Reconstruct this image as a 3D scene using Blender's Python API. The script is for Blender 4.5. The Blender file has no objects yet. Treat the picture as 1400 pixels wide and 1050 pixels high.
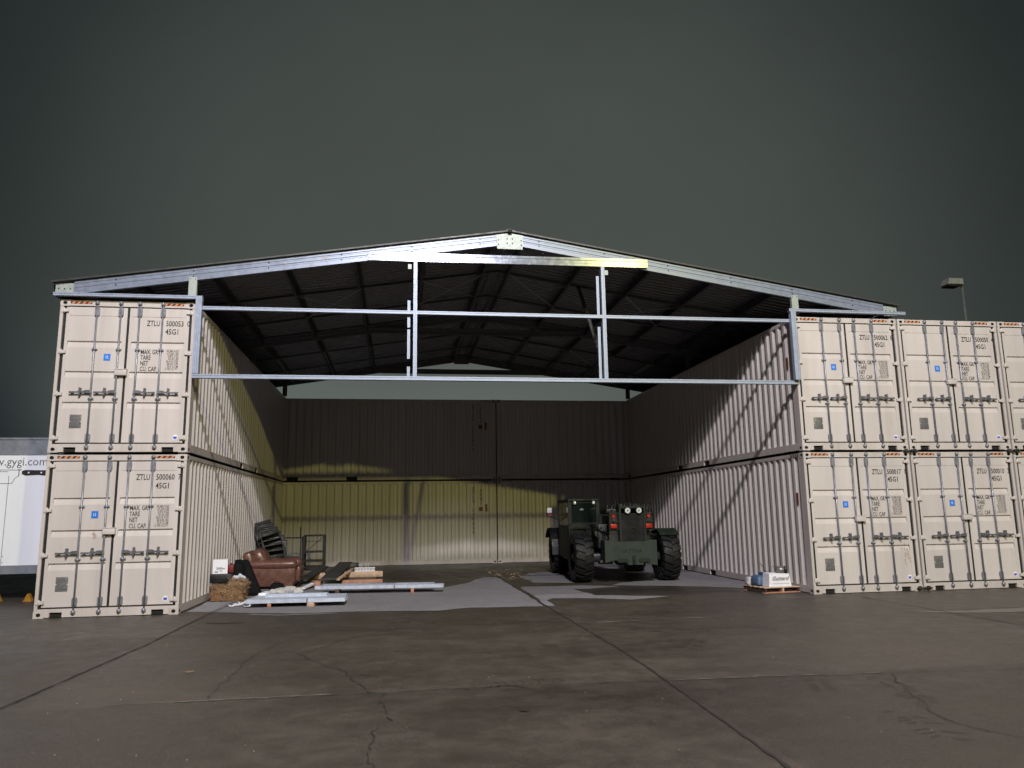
import bpy, bmesh, math, random
from mathutils import Vector, Matrix, Euler, noise
random.seed(7)
S = bpy.context.scene
COL = S.collection
D = bpy.data
PI = math.pi

# ------------------------------------------------------------------ helpers
class MB:
    """collects shapes, then links them as ONE mesh object"""
    def __init__(s): s.v=[]; s.f=[]; s.m=[]; s.sm=[]
    def add(s, vs, fs, M=None, mi=0, smooth=False):
        o=len(s.v)
        for v in vs:
            v=Vector(v)
            if M is not None: v=M@v
            s.v.append(v[:])
        for f in fs:
            s.f.append([i+o for i in f]); s.m.append(mi); s.sm.append(smooth)
        return s
    def box(s,x0,x1,y0,y1,z0,z1,M=None,mi=0):
        vs=[(x0,y0,z0),(x1,y0,z0),(x1,y1,z0),(x0,y1,z0),(x0,y0,z1),(x1,y0,z1),(x1,y1,z1),(x0,y1,z1)]
        return s.add(vs,[(0,3,2,1),(4,5,6,7),(0,1,5,4),(1,2,6,5),(2,3,7,6),(3,0,4,7)],M,mi)
    def bar(s,a,b,w,h,mi=0,up=(0,0,1)):
        a=Vector(a);b=Vector(b);d=b-a;L=d.length;d/=L
        u=Vector(up)
        if abs(d.dot(u))>.98: u=Vector((0,1,0))
        r=d.cross(u).normalized();u=r.cross(d)
        vs=[]
        for p in (a,b):
            for i,j in ((-1,-1),(1,-1),(1,1),(-1,1)): vs.append(p+r*i*w/2+u*j*h/2)
        return s.add(vs,[(3,2,1,0),(4,5,6,7),(0,1,5,4),(1,2,6,5),(2,3,7,6),(3,0,4,7)],None,mi)
    def cyl(s,a,b,r,n=12,r2=None,mi=0,cap=True,smooth=True):
        a=Vector(a);b=Vector(b);d=(b-a).normalized()
        r2=r if r2 is None else r2
        u=Vector((0,0,1)) if abs(d.z)<.9 else Vector((1,0,0))
        e=d.cross(u).normalized();g=d.cross(e)
        vs=[]
        for p,rr in ((a,r),(b,r2)):
            for i in range(n):
                t=2*PI*i/n; vs.append(p+e*math.cos(t)*rr+g*math.sin(t)*rr)
        s.add(vs,[(i,(i+1)%n,n+(i+1)%n,n+i) for i in range(n)],None,mi,smooth)
        if cap: s.add(vs,[tuple(range(n))[::-1],tuple(range(n,2*n))],None,mi)
        return s
    def tube(s,pts,r,n=6,mi=0):
        for a,b in zip(pts[:-1],pts[1:]): s.cyl(a,b,r,n,mi=mi)
        return s
    def prism(s,poly,y0,y1,axis='y',M=None,mi=0):
        """poly = list of 2-D points; axis = extrusion axis"""
        n=len(poly)
        def P(p,t):
            if axis=='y': return (p[0],t,p[1])
            if axis=='x': return (t,p[0],p[1])
            return (p[0],p[1],t)
        vs=[P(p,y0) for p in poly]+[P(p,y1) for p in poly]
        fs=[(i,(i+1)%n,n+(i+1)%n,n+i) for i in range(n)]+[tuple(range(n))[::-1],tuple(range(n,2*n))]
        return s.add(vs,fs,M,mi)
    def rbox(s,c,size,r=.03,rot=(0,0,0),seg=3,mi=0,M=None,puff=0):
        bm=bmesh.new();bmesh.ops.create_cube(bm,size=1)
        for v in bm.verts: v.co=Vector((v.co.x*size[0],v.co.y*size[1],v.co.z*size[2]))
        bmesh.ops.bevel(bm,geom=bm.edges[:],offset=min(r,min(size)*.49),segments=seg,affect='EDGES',profile=.5)
        if puff:
            bmesh.ops.subdivide_edges(bm,edges=bm.edges[:],cuts=2,use_grid_fill=True)
            for v in bm.verts:
                q=Vector((v.co.x/size[0]*2,v.co.y/size[1]*2,v.co.z/size[2]*2))
                k=1+puff*(1-min(1,(q.x**2+q.y**2)/2)*.8)*abs(q.z)
                v.co.z*=k
                v.co+=Vector(noise.noise_vector(v.co*6+Vector(c)))*puff*.08
        T=Matrix.Translation(c)@Euler(rot).to_matrix().to_4x4()
        if M is not None: T=M@T
        bm.verts.ensure_lookup_table()
        s.add([v.co[:] for v in bm.verts],[[v.index for v in f.verts] for f in bm.faces],T,mi,True)
        bm.free();return s
    def build(s,name,mats,parent=None,fix=True,**kw):
        me=D.meshes.new(name); me.from_pydata(s.v,[],s.f)
        if not isinstance(mats,(list,tuple)): mats=[mats]
        for m in mats: me.materials.append(m)
        me.polygons.foreach_set('material_index',s.m)
        me.polygons.foreach_set('use_smooth',s.sm)
        me.update()
        if fix:
            bm=bmesh.new();bm.from_mesh(me)
            bmesh.ops.remove_doubles(bm,verts=bm.verts[:],dist=1e-6)
            bmesh.ops.recalc_face_normals(bm,faces=bm.faces[:])
            bm.to_mesh(me);bm.free()
        o=D.objects.new(name,me);COL.objects.link(o)
        if parent: o.parent=parent
        for k,v in kw.items(): o[k]=v
        return o

def empty(name,loc=(0,0,0),rz=0,label=None,cat=None,group=None):
    o=D.objects.new(name,None);COL.objects.link(o)
    o.location=loc;o.rotation_euler=(0,0,rz);o.empty_display_size=.3
    return tag(o,label,cat,group)
def tag(o,label=None,cat=None,group=None,kind=None):
    if label:o['label']=label
    if cat:o['category']=cat
    if group:o['group']=group
    if kind:o['kind']=kind
    return o
def copy_tree(o,parent=None):
    c=o.copy();COL.objects.link(c);c.parent=parent
    for ch in list(o.children): copy_tree(ch,c)
    return c
_tc={}
def text_mb(mb,body,x,z,size,y,sx=.72,mi=0,align='LEFT',bold=.0,shear=0,M=None,rot90=False):
    """writes flat letters facing -y at height z, starting at x"""
    key=(body,align,bold,shear)
    if key not in _tc:
        cu=D.curves.new('t','FONT');cu.body=body;cu.size=1;cu.align_x=align;cu.offset=bold;cu.shear=shear
        cu.resolution_u=2
        ob=D.objects.new('t',cu);COL.objects.link(ob)
        bpy.context.view_layer.update()
        me=D.meshes.new_from_object(ob)
        _tc[key]=([v.co[:] for v in me.vertices],[list(p.vertices) for p in me.polygons])
        D.objects.remove(ob);D.meshes.remove(me);D.curves.remove(cu)
    vs,fs=_tc[key]
    mb.add([(x+v[0]*size*sx,y,z+v[1]*size) for v in vs],fs,M,mi)
    return mb

# ------------------------------------------------------------------ materials
def mat(name,col,rough=.5,metal=0,var=.12,scale=6,bump=0,bscale=40,dirt=0,dirtcol=(.05,.04,.03),rvar=.12,streak=False,spec=.5,trans=0,coord='Object'):
    m=D.materials.new(name);m.use_nodes=True;nt=m.node_tree;N=nt.nodes;L=nt.links
    b=N['Principled BSDF'];b.inputs['Roughness'].default_value=rough;b.inputs['Metallic'].default_value=metal
    b.inputs['Specular IOR Level'].default_value=spec
    if trans: b.inputs['Transmission Weight'].default_value=trans
    tc=N.new('ShaderNodeTexCoord');out=tc.outputs[coord]
    oi=N.new('ShaderNodeObjectInfo')
    ad=N.new('ShaderNodeVectorMath');ad.operation='MULTIPLY_ADD'
    L.new(oi.outputs['Random'],ad.inputs[0]);ad.inputs[1].default_value=(37,21,53);L.new(out,ad.inputs[2])
    vec=ad.outputs[0]
    if streak:
        mp=N.new('ShaderNodeMapping');mp.inputs['Scale'].default_value=(1,1,.12);L.new(vec,mp.inputs[0]);vecs=mp.outputs[0]
    else: vecs=vec
    n=N.new('ShaderNodeTexNoise');n.inputs['Scale'].default_value=scale;n.inputs['Detail'].default_value=6;n.inputs['Roughness'].default_value=.62
    L.new(vecs,n.inputs['Vector'])
    mr=N.new('ShaderNodeMapRange');mr.inputs[1].default_value=.3;mr.inputs[2].default_value=.7
    mr.inputs[3].default_value=1-var;mr.inputs[4].default_value=1+var;L.new(n.outputs['Fac'],mr.inputs[0])
    mx=N.new('ShaderNodeMix');mx.data_type='RGBA';mx.blend_type='MULTIPLY';mx.inputs[0].default_value=1
    mx.inputs[6].default_value=(*col,1);L.new(mr.outputs[0],mx.inputs[7])
    last=mx.outputs[2]
    tv=N.new('ShaderNodeMapRange');tv.inputs[3].default_value=.955;tv.inputs[4].default_value=1.03;L.new(oi.outputs['Random'],tv.inputs[0])
    tm=N.new('ShaderNodeMix');tm.data_type='RGBA';tm.blend_type='MULTIPLY';tm.inputs[0].default_value=1
    L.new(last,tm.inputs[6]);L.new(tv.outputs[0],tm.inputs[7]);last=tm.outputs[2]
    if dirt:
        n2=N.new('ShaderNodeTexNoise');n2.inputs['Scale'].default_value=scale*.45;n2.inputs['Detail'].default_value=9;n2.inputs['Roughness'].default_value=.7
        L.new(vecs,n2.inputs['Vector'])
        r2=N.new('ShaderNodeMapRange');r2.inputs[1].default_value=.52;r2.inputs[2].default_value=.78;r2.inputs[3].default_value=0;r2.inputs[4].default_value=dirt
        L.new(n2.outputs['Fac'],r2.inputs[0])
        m2=N.new('ShaderNodeMix');m2.data_type='RGBA';L.new(r2.outputs[0],m2.inputs[0]);L.new(last,m2.inputs[6]);m2.inputs[7].default_value=(*dirtcol,1)
        last=m2.outputs[2]
    L.new(last,b.inputs['Base Color'])
    rr=N.new('ShaderNodeMapRange');rr.inputs[1].default_value=.3;rr.inputs[2].default_value=.7;rr.inputs[3].default_value=max(.03,rough-rvar);rr.inputs[4].default_value=min(1,rough+rvar)
    L.new(n.outputs['Fac'],rr.inputs[0]);L.new(rr.outputs[0],b.inputs['Roughness'])
    if bump:
        n3=N.new('ShaderNodeTexNoise');n3.inputs['Scale'].default_value=bscale;n3.inputs['Detail'].default_value=4;L.new(vec,n3.inputs['Vector'])
        bp=N.new('ShaderNodeBump');bp.inputs['Strength'].default_value=bump;bp.inputs['Distance'].default_value=.01;L.new(n3.outputs['Fac'],bp.inputs['Height']);L.new(bp.outputs[0],b.inputs['Normal'])
    return m
BEIGE=(.50,.462,.462)
paint=mat('container_paint',BEIGE,.42,var=.07,scale=3.2,bump=.12,bscale=9,dirt=.22,dirtcol=(.26,.19,.14),streak=True)
paint_d=mat('container_rail_paint',(.47,.43,.425),.45,var=.08,scale=4,bump=.08,bscale=14,dirt=.5,dirtcol=(.2,.14,.1),streak=True)
rubber_g=mat('gasket_rubber',(.008,.008,.009),.7)
hole_m=mat('dark_recess',(.006,.006,.006),.9)
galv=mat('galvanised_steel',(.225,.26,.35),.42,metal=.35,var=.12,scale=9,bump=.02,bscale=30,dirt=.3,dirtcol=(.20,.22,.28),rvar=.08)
def aniso(m,rot=0.0,an=.85):
    nt=m.node_tree;b=nt.nodes['Principled BSDF'];b.inputs['Anisotropic'].default_value=an;b.inputs['Anisotropic Rotation'].default_value=rot
    c=nt.nodes.new('ShaderNodeCombineXYZ');c.inputs[0].default_value=1;nt.links.new(c.outputs[0],b.inputs['Tangent'])
aniso(galv,0.25,.5)
galv_c=mat('brushed_galvanised_steel',(.33,.36,.44),.26,metal=.6,var=.12,scale=9,bump=.02,bscale=30,dirt=.3,dirtcol=(.20,.22,.28),rvar=.06)
aniso(galv_c,0.25,.85)
galv_s=mat('galvanised_stud',(.29,.335,.45),.45,metal=.2,var=.10,scale=9,dirt=.25,dirtcol=(.2,.22,.3),rvar=.08)
galv_w=mat('galvanised_plate',(.31,.35,.35),.5,metal=.2,var=.14,scale=14,bump=.05,bscale=40,dirt=.3,dirtcol=(.3,.32,.3))
rodm=mat('lock_rod_zinc',(.25,.26,.30),.42,metal=.5,var=.2,scale=12,dirt=.4,dirtcol=(.08,.07,.07))
handm=mat('handle_zinc',(.15,.155,.18),.45,metal=.5,var=.2,scale=20)
ink=mat('black_lettering',(.015,.013,.014),.6)
rustm=mat('rust_stain',(.36,.27,.235),.6,var=.2,scale=20)
inkl=mat('small_lettering',(.07,.06,.06),.6)
orange=mat('orange_marking',(.60,.20,.07),.5)
blue=mat('blue_sticker',(.03,.16,.62),.4)
lblue=mat('pale_sticker_print',(.35,.55,.9),.4)
whitem=mat('white_sticker',(.75,.75,.78),.4)
csc=mat('grey_data_plate',(.16,.16,.17),.4,metal=.3,var=.35,scale=30)
violet=mat('violet_sticker',(.07,.08,.5),.4)
brownl=mat('brown_label',(.17,.05,.02),.5)
darks=mat('dark_purlin_steel',(.045,.045,.05),.5,metal=.3,var=.2,scale=6)
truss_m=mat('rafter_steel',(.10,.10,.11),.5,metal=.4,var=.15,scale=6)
roofm=mat('roof_sheet_underside',(.105,.10,.115),.34,metal=.35,var=.2,scale=3,dirt=.3,dirtcol=(.1,.09,.09))
clampm=mat('clamp_iron',(.03,.028,.027),.6,metal=.4)
wood=mat('raw_timber',(.48,.34,.25),.75,var=.25,scale=12,bump=.2,bscale=30,dirt=.4,dirtcol=(.2,.12,.07))
wood_o=mat('stained_timber',(.36,.18,.12),.75,var=.3,scale=10,dirt=.5,dirtcol=(.2,.08,.04))
wood_g=mat('weathered_board',(.035,.035,.034),.7,var=.3,scale=10,bump=.2)
wood_b=mat('dark_brown_board',(.06,.035,.028),.7,var=.3,scale=10)
leather=mat('brown_leather',(.115,.053,.041),.36,var=.3,scale=7,bump=.25,bscale=18,dirt=.35,dirtcol=(.04,.012,.01),rvar=.1)
blackf=mat('black_fabric',(.0035,.0035,.0045),.85,spec=.2,var=.3,bump=.3)
blackp=mat('black_plastic',(.006,.006,.007),.5,var=.3)
blackmetal=mat('black_metal',(.015,.013,.012),.5,metal=.3)
tubed=mat('dull_tube_steel',(.075,.075,.08),.45,metal=.3)
chrome=mat('grey_tube_steel',(.35,.36,.38),.3,metal=.7)
straw=mat('straw',(.34,.23,.145),.8,var=.4,scale=30)
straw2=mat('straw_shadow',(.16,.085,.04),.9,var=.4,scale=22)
paper=mat('white_card',(.72,.72,.80),.7,var=.06)
redm=mat('red_plastic',(.12,.012,.014),.5)
clothg=mat('grey_white_cloth',(.42,.41,.42),.85,var=.35,scale=16,bump=.4,bscale=25)
clearb=mat('pale_plastic_bag',(.45,.5,.58),.3,var=.4,scale=12)
green=mat('olive_drab_paint',(.011,.017,.0125),.6,spec=.25,var=.2,scale=6,bump=.08,dirt=.35,dirtcol=(.03,.025,.02))
tyre_m=mat('tyre_rubber',(.006,.006,.0075),.6,spec=.3,var=.3,scale=14,bump=.2,dirt=.4,dirtcol=(.02,.018,.017))
engm=mat('engine_black',(.010,.010,.011),.5,var=.3)
redl=mat('red_lens',(.30,.010,.008),.3)
lensw=mat('lamp_lens',(.75,.78,.8),.15,metal=.4)
glassd=mat('dark_cab_glass',(.008,.012,.011),.06,var=.05,rvar=.02)
trailw=mat('trailer_white',(.72,.75,.84),.4,var=.06,scale=2,dirt=.15,dirtcol=(.35,.37,.45),streak=True)
trailg=mat('trailer_grey_rail',(.22,.24,.29),.5,metal=.3)
yellow=mat('yellow_paint',(.36,.17,.02),.5,var=.2,scale=8)
bluebag=mat('blue_bag',(.06,.10,.19),.5,var=.35,scale=18)
potm=mat('pot_metal',(.22,.21,.22),.35,metal=.6,var=.2)
potd=mat('dark_metal_can',(.03,.03,.032),.4,metal=.4)
lampm=mat('street_lamp_grey',(.24,.25,.24),.5,metal=.2)
polem=mat('lamp_pole_grey',(.10,.11,.11),.6)
leafm=mat('dry_leaf',(.35,.22,.10),.8)
leafd=mat('dark_leaf',(.03,.02,.015),.6)

def concrete(name,c1,c2,r1,r2,wetfac=True,scale=.55,spec=.5):
    m=D.materials.new(name);m.use_nodes=True;nt=m.node_tree;N=nt.nodes;L=nt.links;b=N['Principled BSDF']
    b.inputs['Specular IOR Level'].default_value=spec
    g=N.new('ShaderNodeNewGeometry');pos=g.outputs['Position']
    def noi(sc,det=8,ro=.6,dist=0,mapsc=None):
        n=N.new('ShaderNodeTexNoise');n.inputs['Scale'].default_value=sc;n.inputs['Detail'].default_value=det;n.inputs['Roughness'].default_value=ro;n.inputs['Distortion'].default_value=dist
        if mapsc:
            mp=N.new('ShaderNodeMapping');mp.inputs['Scale'].default_value=mapsc;L.new(pos,mp.inputs[0]);L.new(mp.outputs[0],n.inputs['Vector'])
        else: L.new(pos,n.inputs['Vector'])
        return n.outputs['Fac']
    def rng(v,a,b_,c,d):
        r=N.new('ShaderNodeMapRange');r.inputs[1].default_value=a;r.inputs[2].default_value=b_;r.inputs[3].default_value=c;r.inputs[4].default_value=d;L.new(v,r.inputs[0]);return r.outputs[0]
    def math_(op,a,b2):
        r=N.new('ShaderNodeMath');r.operation=op
        for i,q in enumerate((a,b2)):
            if isinstance(q,(int,float)): r.inputs[i].default_value=q
            else: L.new(q,r.inputs[i])
        return r.outputs[0]
    big=noi(scale,10,.68,.25,(.7,1.1,1)); mid=noi(3.2,8,.65,.3); fine=noi(42,5,.7); sp=noi(150,3,.6)
    base=N.new('ShaderNodeMix');base.data_type='RGBA';base.inputs[6].default_value=(*c1,1);base.inputs[7].default_value=(*c2,1)
    L.new(rng(math_('ADD',math_('MULTIPLY',big,.6),math_('MULTIPLY',mid,.4)),.36,.66,0,1),base.inputs[0])
    # slab by slab tint
    sx=N.new('ShaderNodeSeparateXYZ');L.new(pos,sx.inputs[0])
    fx=math_('FLOOR',math_('DIVIDE',math_('SUBTRACT',sx.outputs[0],.5),6.13),0)
    fy=math_('FLOOR',math_('DIVIDE',math_('ADD',sx.outputs[1],7.12),4.27),0)
    cb=N.new('ShaderNodeCombineXYZ');L.new(fx,cb.inputs[0]);L.new(fy,cb.inputs[1])
    wn=N.new('ShaderNodeTexWhiteNoise');L.new(cb.outputs[0],wn.inputs[0])
    slab=rng(wn.outputs['Value'],0,1,.70,1.22)
    fs=math_('MULTIPLY',slab,rng(fine,.3,.7,.74,1.26))
    fs=math_('MULTIPLY',fs,rng(sp,.35,.65,.60,1.42))
    mx=N.new('ShaderNodeMix');mx.data_type='RGBA';mx.blend_type='MULTIPLY';mx.inputs[0].default_value=1
    L.new(base.outputs[2],mx.inputs[6]);L.new(fs,mx.inputs[7]);L.new(mx.outputs[2],b.inputs['Base Color'])
    rr=rng(math_('ADD',math_('MULTIPLY',big,.5),math_('MULTIPLY',mid,.5)),.38,.62,r1,r2)
    L.new(rr,b.inputs['Roughness'])
    bp=N.new('ShaderNodeBump');bp.inputs['Strength'].default_value=.7;bp.inputs['Distance'].default_value=.014
    L.new(math_('ADD',math_('ADD',fine,math_('MULTIPLY',sp,.4)),math_('MULTIPLY',mid,.4)),bp.inputs['Height']);L.new(bp.outputs[0],b.inputs['Normal'])
    return m
wet=concrete('wet_concrete',(.034,.0285,.0235),(.086,.073,.061),.28,.60,spec=.36)
dry=concrete('dry_concrete',(.19,.183,.205),(.255,.247,.275),.75,.95,scale=.8,spec=.25)
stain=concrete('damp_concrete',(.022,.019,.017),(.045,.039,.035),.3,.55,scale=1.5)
pale=concrete('pale_residue',(.16,.145,.13),(.22,.2,.18),.5,.7,scale=1.5)
crackm=mat('crack_dark',(.016,.013,.011),.9)

# ------------------------------------------------------------------ camera
cam=D.cameras.new('camera');co=D.objects.new('camera',cam);COL.objects.link(co);S.camera=co
yaw,pitch,roll=0.1499,0.1696,-0.0147
f=Vector((math.sin(yaw)*math.cos(pitch),math.cos(yaw)*math.cos(pitch),math.sin(pitch)))
r=f.cross(Vector((0,0,1))).normalized();u=r.cross(f)
r2=r*math.cos(roll)+u*math.sin(roll);u2=-r*math.sin(roll)+u*math.cos(roll)
Mc=Matrix((r2,u2,-f)).transposed().to_4x4();Mc.translation=(3.9101,-14.9755,1.7032)
co.matrix_world=Mc
cam.sensor_width=36;cam.lens=1037.4/1400*36;cam.clip_end=2000;cam.clip_start=.05

# ------------------------------------------------------------------ world
w=D.worlds.new('World');S.world=w;w.use_nodes=True;nt=w.node_tree;N=nt.nodes;L=nt.links
bg=N['Background']
tc=N.new('ShaderNodeTexCoord');nz=N.new('ShaderNodeVectorMath');nz.operation='NORMALIZE';L.new(tc.outputs['Generated'],nz.inputs[0])
sp=N.new('ShaderNodeSeparateXYZ');L.new(nz.outputs[0],sp.inputs[0])
def dotn(v):
    d=N.new('ShaderNodeVectorMath');d.operation='DOT_PRODUCT';L.new(nz.outputs[0],d.inputs[0]);d.inputs[1].default_value=Vector(v).normalized();return d.outputs['Value']
def rngw(v,a,b,c,d,sm=False):
    q=N.new('ShaderNodeMapRange');q.inputs[1].default_value=a;q.inputs[2].default_value=b;q.inputs[3].default_value=c;q.inputs[4].default_value=d
    if sm:q.interpolation_type='SMOOTHSTEP'
    L.new(v,q.inputs[0]);return q.outputs[0]
def mixw(fac,a,b):
    q=N.new('ShaderNodeMix');q.data_type='RGBA'
    L.new(fac,q.inputs[0])
    for i,x in ((6,a),(7,b)):
        if isinstance(x,tuple): q.inputs[i].default_value=(*x,1)
        else: L.new(x,q.inputs[i])
    return q.outputs[2]
GL=(math.sin(.16),math.cos(.16),.20)
glow=rngw(dotn(GL),.74,.995,0,1,True)
c=mixw(glow,(.018,.0235,.0235),(.067,.077,.070))
low=rngw(sp.outputs['Z'],.02,.30,1,0,True)
left=rngw(dotn((-1,.55,0)),.55,.97,0,1,True)
mul=N.new('ShaderNodeMath');mul.operation='MULTIPLY';L.new(low,mul.inputs[0]);L.new(left,mul.inputs[1])
c=mixw(mul.outputs[0],c,(.0055,.0095,.0165))
gap=rngw(dotn((-.03,1,.2)),.90,.995,0,1,True)
mul2=N.new('ShaderNodeMath');mul2.operation='MULTIPLY';L.new(gap,mul2.inputs[0]);L.new(rngw(sp.outputs['Z'],.10,.30,1,0,True),mul2.inputs[1])
c=mixw(mul2.outputs[0],c,(.125,.146,.134))
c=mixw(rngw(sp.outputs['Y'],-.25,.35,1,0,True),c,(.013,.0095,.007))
cn=N.new('ShaderNodeTexNoise');cn.inputs['Scale'].default_value=2.2;cn.inputs['Detail'].default_value=4;L.new(nz.outputs[0],cn.inputs['Vector'])
cm=N.new('ShaderNodeMix');cm.data_type='RGBA';cm.blend_type='MULTIPLY';cm.inputs[0].default_value=1;L.new(c,cm.inputs[6])
L.new(rngw(cn.outputs['Fac'],.3,.7,.89,1.11),cm.inputs[7])
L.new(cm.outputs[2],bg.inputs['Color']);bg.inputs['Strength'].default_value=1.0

# ------------------------------------------------------------------ yard lights (real lamps standing behind and beside the camera)
def lamp(name,loc,E,col,rad):
    l=D.lights.new(name,'POINT');l.color=col;l.shadow_soft_size=rad
    o=D.objects.new(name,l);COL.objects.link(o);o.location=loc
    d2=(Vector(loc)-Vector((7,2,2))).length_squared
    l.energy=E*4*PI*d2
    return o
lamp('yard_floodlight',(4.9,-20,5.0+.63*20),2.55,(1,.945,.94),.34)
lamp('yard_floodlight',(6.4,-34,22.8),1.1,(.97,.96,1),2.6)
lamp('yard_floodlight',(22.6,-46,6.4+.315*46),.62,(1,.92,.26),.35)

# ------------------------------------------------------------------ ground
g=MB();g.box(-200,220,-60,300,-.3,0);g.build('ground',wet,kind='structure')
def sheet(name,poly,z,m,jit=0,fix=False):
    mb=MB()
    pts=[]
    n=len(poly)
    for i in range(n):
        a=Vector((*poly[i],0));b=Vector((*poly[(i+1)%n],0));k=max(1,int((b-a).length/.12)) if jit else 1
        for j in range(k):
            p=a.lerp(b,j/k)
            if jit: p+=Vector(noise.noise_vector(p*2.1))*jit+Vector(noise.noise_vector(p*9))*jit*.35
            pts.append((p.x,p.y,z))
    bm=bmesh.new();vs=[bm.verts.new(p) for p in pts];fc=bm.faces.new(vs)
    bm.normal_update()
    if fc.normal.z<0: fc.normal_flip()
    bmesh.ops.triangulate(bm,faces=bm.faces[:])
    me=D.meshes.new(name);bm.to_mesh(me);bm.free();me.materials.append(m)
    o=D.objects.new(name,me);COL.objects.link(o);o['kind']='structure';return o
sheet('dry_concrete',[(.06,.35),(1.01,-.07),(2.07,-.46),(2.97,-.49),(4.0,-.62),(4.66,-.74),(5.22,-.48),(6.63,-.62),(6.63,1),(6.63,3),(6.63,6.2),(6.3,6.5),(5.7,4.8),(5.1,3.8),(4.2,3.9),(3.2,4.1),(2.3,4.6),(1.8,7.0),(.9,7.6),(.06,7.2)],.004,dry,.05)
sheet('dry_concrete',[(6.67,-.55),(6.86,-.61),(6.84,.24),(7.02,.65),(7.5,.55),(7.93,.38),(8.48,-.05),(9.1,.25),(9.47,.42),(8.77,.62),(8.02,1.01),(7.95,1.7),(7.83,2.37),(8.3,2.35),(8.58,2.5),(9.03,2.7),(8.3,3.2),(7.6,3.2),(6.9,3.3),(6.74,3.1),(6.74,1.2)],.004,dry,.06)
sheet('dry_concrete',[(7.29,4.3),(7.25,5.89),(7.57,6.98),(8.09,7.7),(8.6,7.4),(8.9,6.5),(8.6,5.4),(8.5,4.4),(8.27,3.85)],.004,dry,.08)
sheet('dry_concrete',[(8.9,3.0),(9.53,2.8),(10.38,2.35),(10.84,2.1),(11.5,1.5),(12.1,.9),(12.28,.7),(12.28,11.5),(9.5,11.5),(9.3,8),(10.9,5.9),(10.3,4.0),(9.4,3.6)],.004,dry,.06)
sheet('puddle',[(.75,-1.28),(1.0,-1.36),(1.35,-1.4),(1.42,-1.5),(1.1,-1.52),(.85,-1.42)],.006,stain,.03)
sheet('water_stain',[(7.9,1.2),(8.5,.9),(9.8,.8),(11.2,.9),(11.1,1.6),(10.2,2.0),(9.2,2.3),(8.3,2.1)],.003,stain,.06)
sheet('pale_water_mark',[(12.4,-2.9),(13.3,-3.1),(14.5,-3.0),(14.9,-3.3),(13.8,-3.45),(12.9,-3.3)],.004,pale,.05)
sheet('pale_water_mark',[(11.35,-.55),(12.6,-.42),(13.2,-.45),(13.2,-.5),(12.4,-.49),(11.5,-.61)],.005,pale,.015)
sheet('pale_water_mark',[(1.3,-.35),(1.9,-.62),(2.5,-.6),(2.9,-.66),(2.6,-.71),(1.9,-.72),(1.35,-.5)],.006,dry,.015)
def ribbon(name,pts,wd,z,m,jit=.02,step=.08,wvar=.6):
    mb=MB();P=[]
    for a,b in zip(pts[:-1],pts[1:]):
        a=Vector((*a,0));b=Vector((*b,0));k=max(1,int((b-a).length/step))
        for j in range(k):P.append(a.lerp(b,j/k))
    P.append(Vector((*pts[-1],0)))
    Q=[p+Vector((noise.noise(p*5+Vector((3,1,7))),noise.noise(p*5),0))*jit+Vector((noise.noise(p*17),noise.noise(p*17+Vector((5,5,5))),0))*jit*.6 for p in P]
    vs=[];fs=[]
    for i,q in enumerate(Q):
        t=(Q[min(i+1,len(Q)-1)]-Q[max(i-1,0)]).normalized();nrm=Vector((-t.y,t.x,0))
        ww=wd*(1+wvar*noise.noise(q*7)*1.5);ww=max(ww,wd*.2)
        if i in(0,len(Q)-1):ww*=.2
        vs+=[(q+nrm*ww/2)[:2]+(z,),(q-nrm*ww/2)[:2]+(z,)]
        if i: fs.append((2*i-2,2*i-1,2*i+1,2*i))
    mb.add(vs,fs);return mb.build(name,m,kind='structure')
ribbon('expansion_joint',[(.30,-14),(.31,-6.98),(.42,-5.1),(.52,-3.5),(.53,-1.9),(.56,-.4),(.62,1.24),(.65,4)],.024,.0075,crackm,.012,.07,.8)
ribbon('expansion_joint',[(6.45,-14),(6.52,-9.8),(6.56,-9),(6.64,-7.2),(6.70,-5.5),(6.67,-2),(6.66,3.8),(6.66,6.4)],.026,.0075,crackm,.014,.07,.9)
ribbon('expansion_joint',[(12.9,-14),(12.9,-.3)],.02,.0075,crackm,.012)
ribbon('expansion_joint',[(-12,-2.75),(-1.67,-2.76),(.5,-2.88),(1.9,-2.85),(3.6,-2.8)],.009,.007,crackm,.01,.07,.9)
ribbon('expansion_joint',[(1.2,-7.08),(3.66,-7.09),(5,-7.04),(6.67,-7.15)],.010,.007,crackm,.012,.07,1.2)
ribbon('expansion_joint',[(6.67,-7.15),(8.9,-7.28),(10.5,-7.41),(14,-7.5)],.009,.007,crackm,.012,.07,.9)
ribbon('pale_joint_edge',[(6.75,-7.13),(7.73,-7.16),(8.9,-7.255),(9.1,-7.27)],.016,.005,pale,.03,.07,1.6)
ribbon('pale_joint_edge',[(7.0,-2.92),(8.0,-2.84),(8.57,-2.78),(9.41,-2.86)],.03,.005,pale,.03,.07,1.6)
ribbon('pale_joint_edge',[(6.9,-2.86),(9.5,-2.84)],.008,.0085,crackm,.02)
ribbon('pale_joint_edge',[(1.5,-7.05),(2.6,-7.03),(3.3,-7.03)],.014,.005,pale,.03,.07,1.6)
ribbon('crack',[(2.12,-7.01),(2.13,-6.11),(2.14,-4.71),(2.23,-4.2),(2.45,-3.34)],.007,.0075,crackm,.05,.05)
ribbon('crack',[(2.69,-4.72),(2.94,-5.22),(3.17,-5.65),(3.29,-5.78),(3.39,-6.11),(3.44,-6.37),(3.55,-6.6),(3.61,-6.87),(3.66,-7.09),(3.8,-7.1),(3.77,-7.44),(3.83,-7.79),(3.85,-8.1),(3.74,-8.46),(3.72,-8.71),(3.74,-9.07),(3.75,-9.6),(3.8,-11)],.009,.0078,crackm,.045,.035,1.2)
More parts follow.
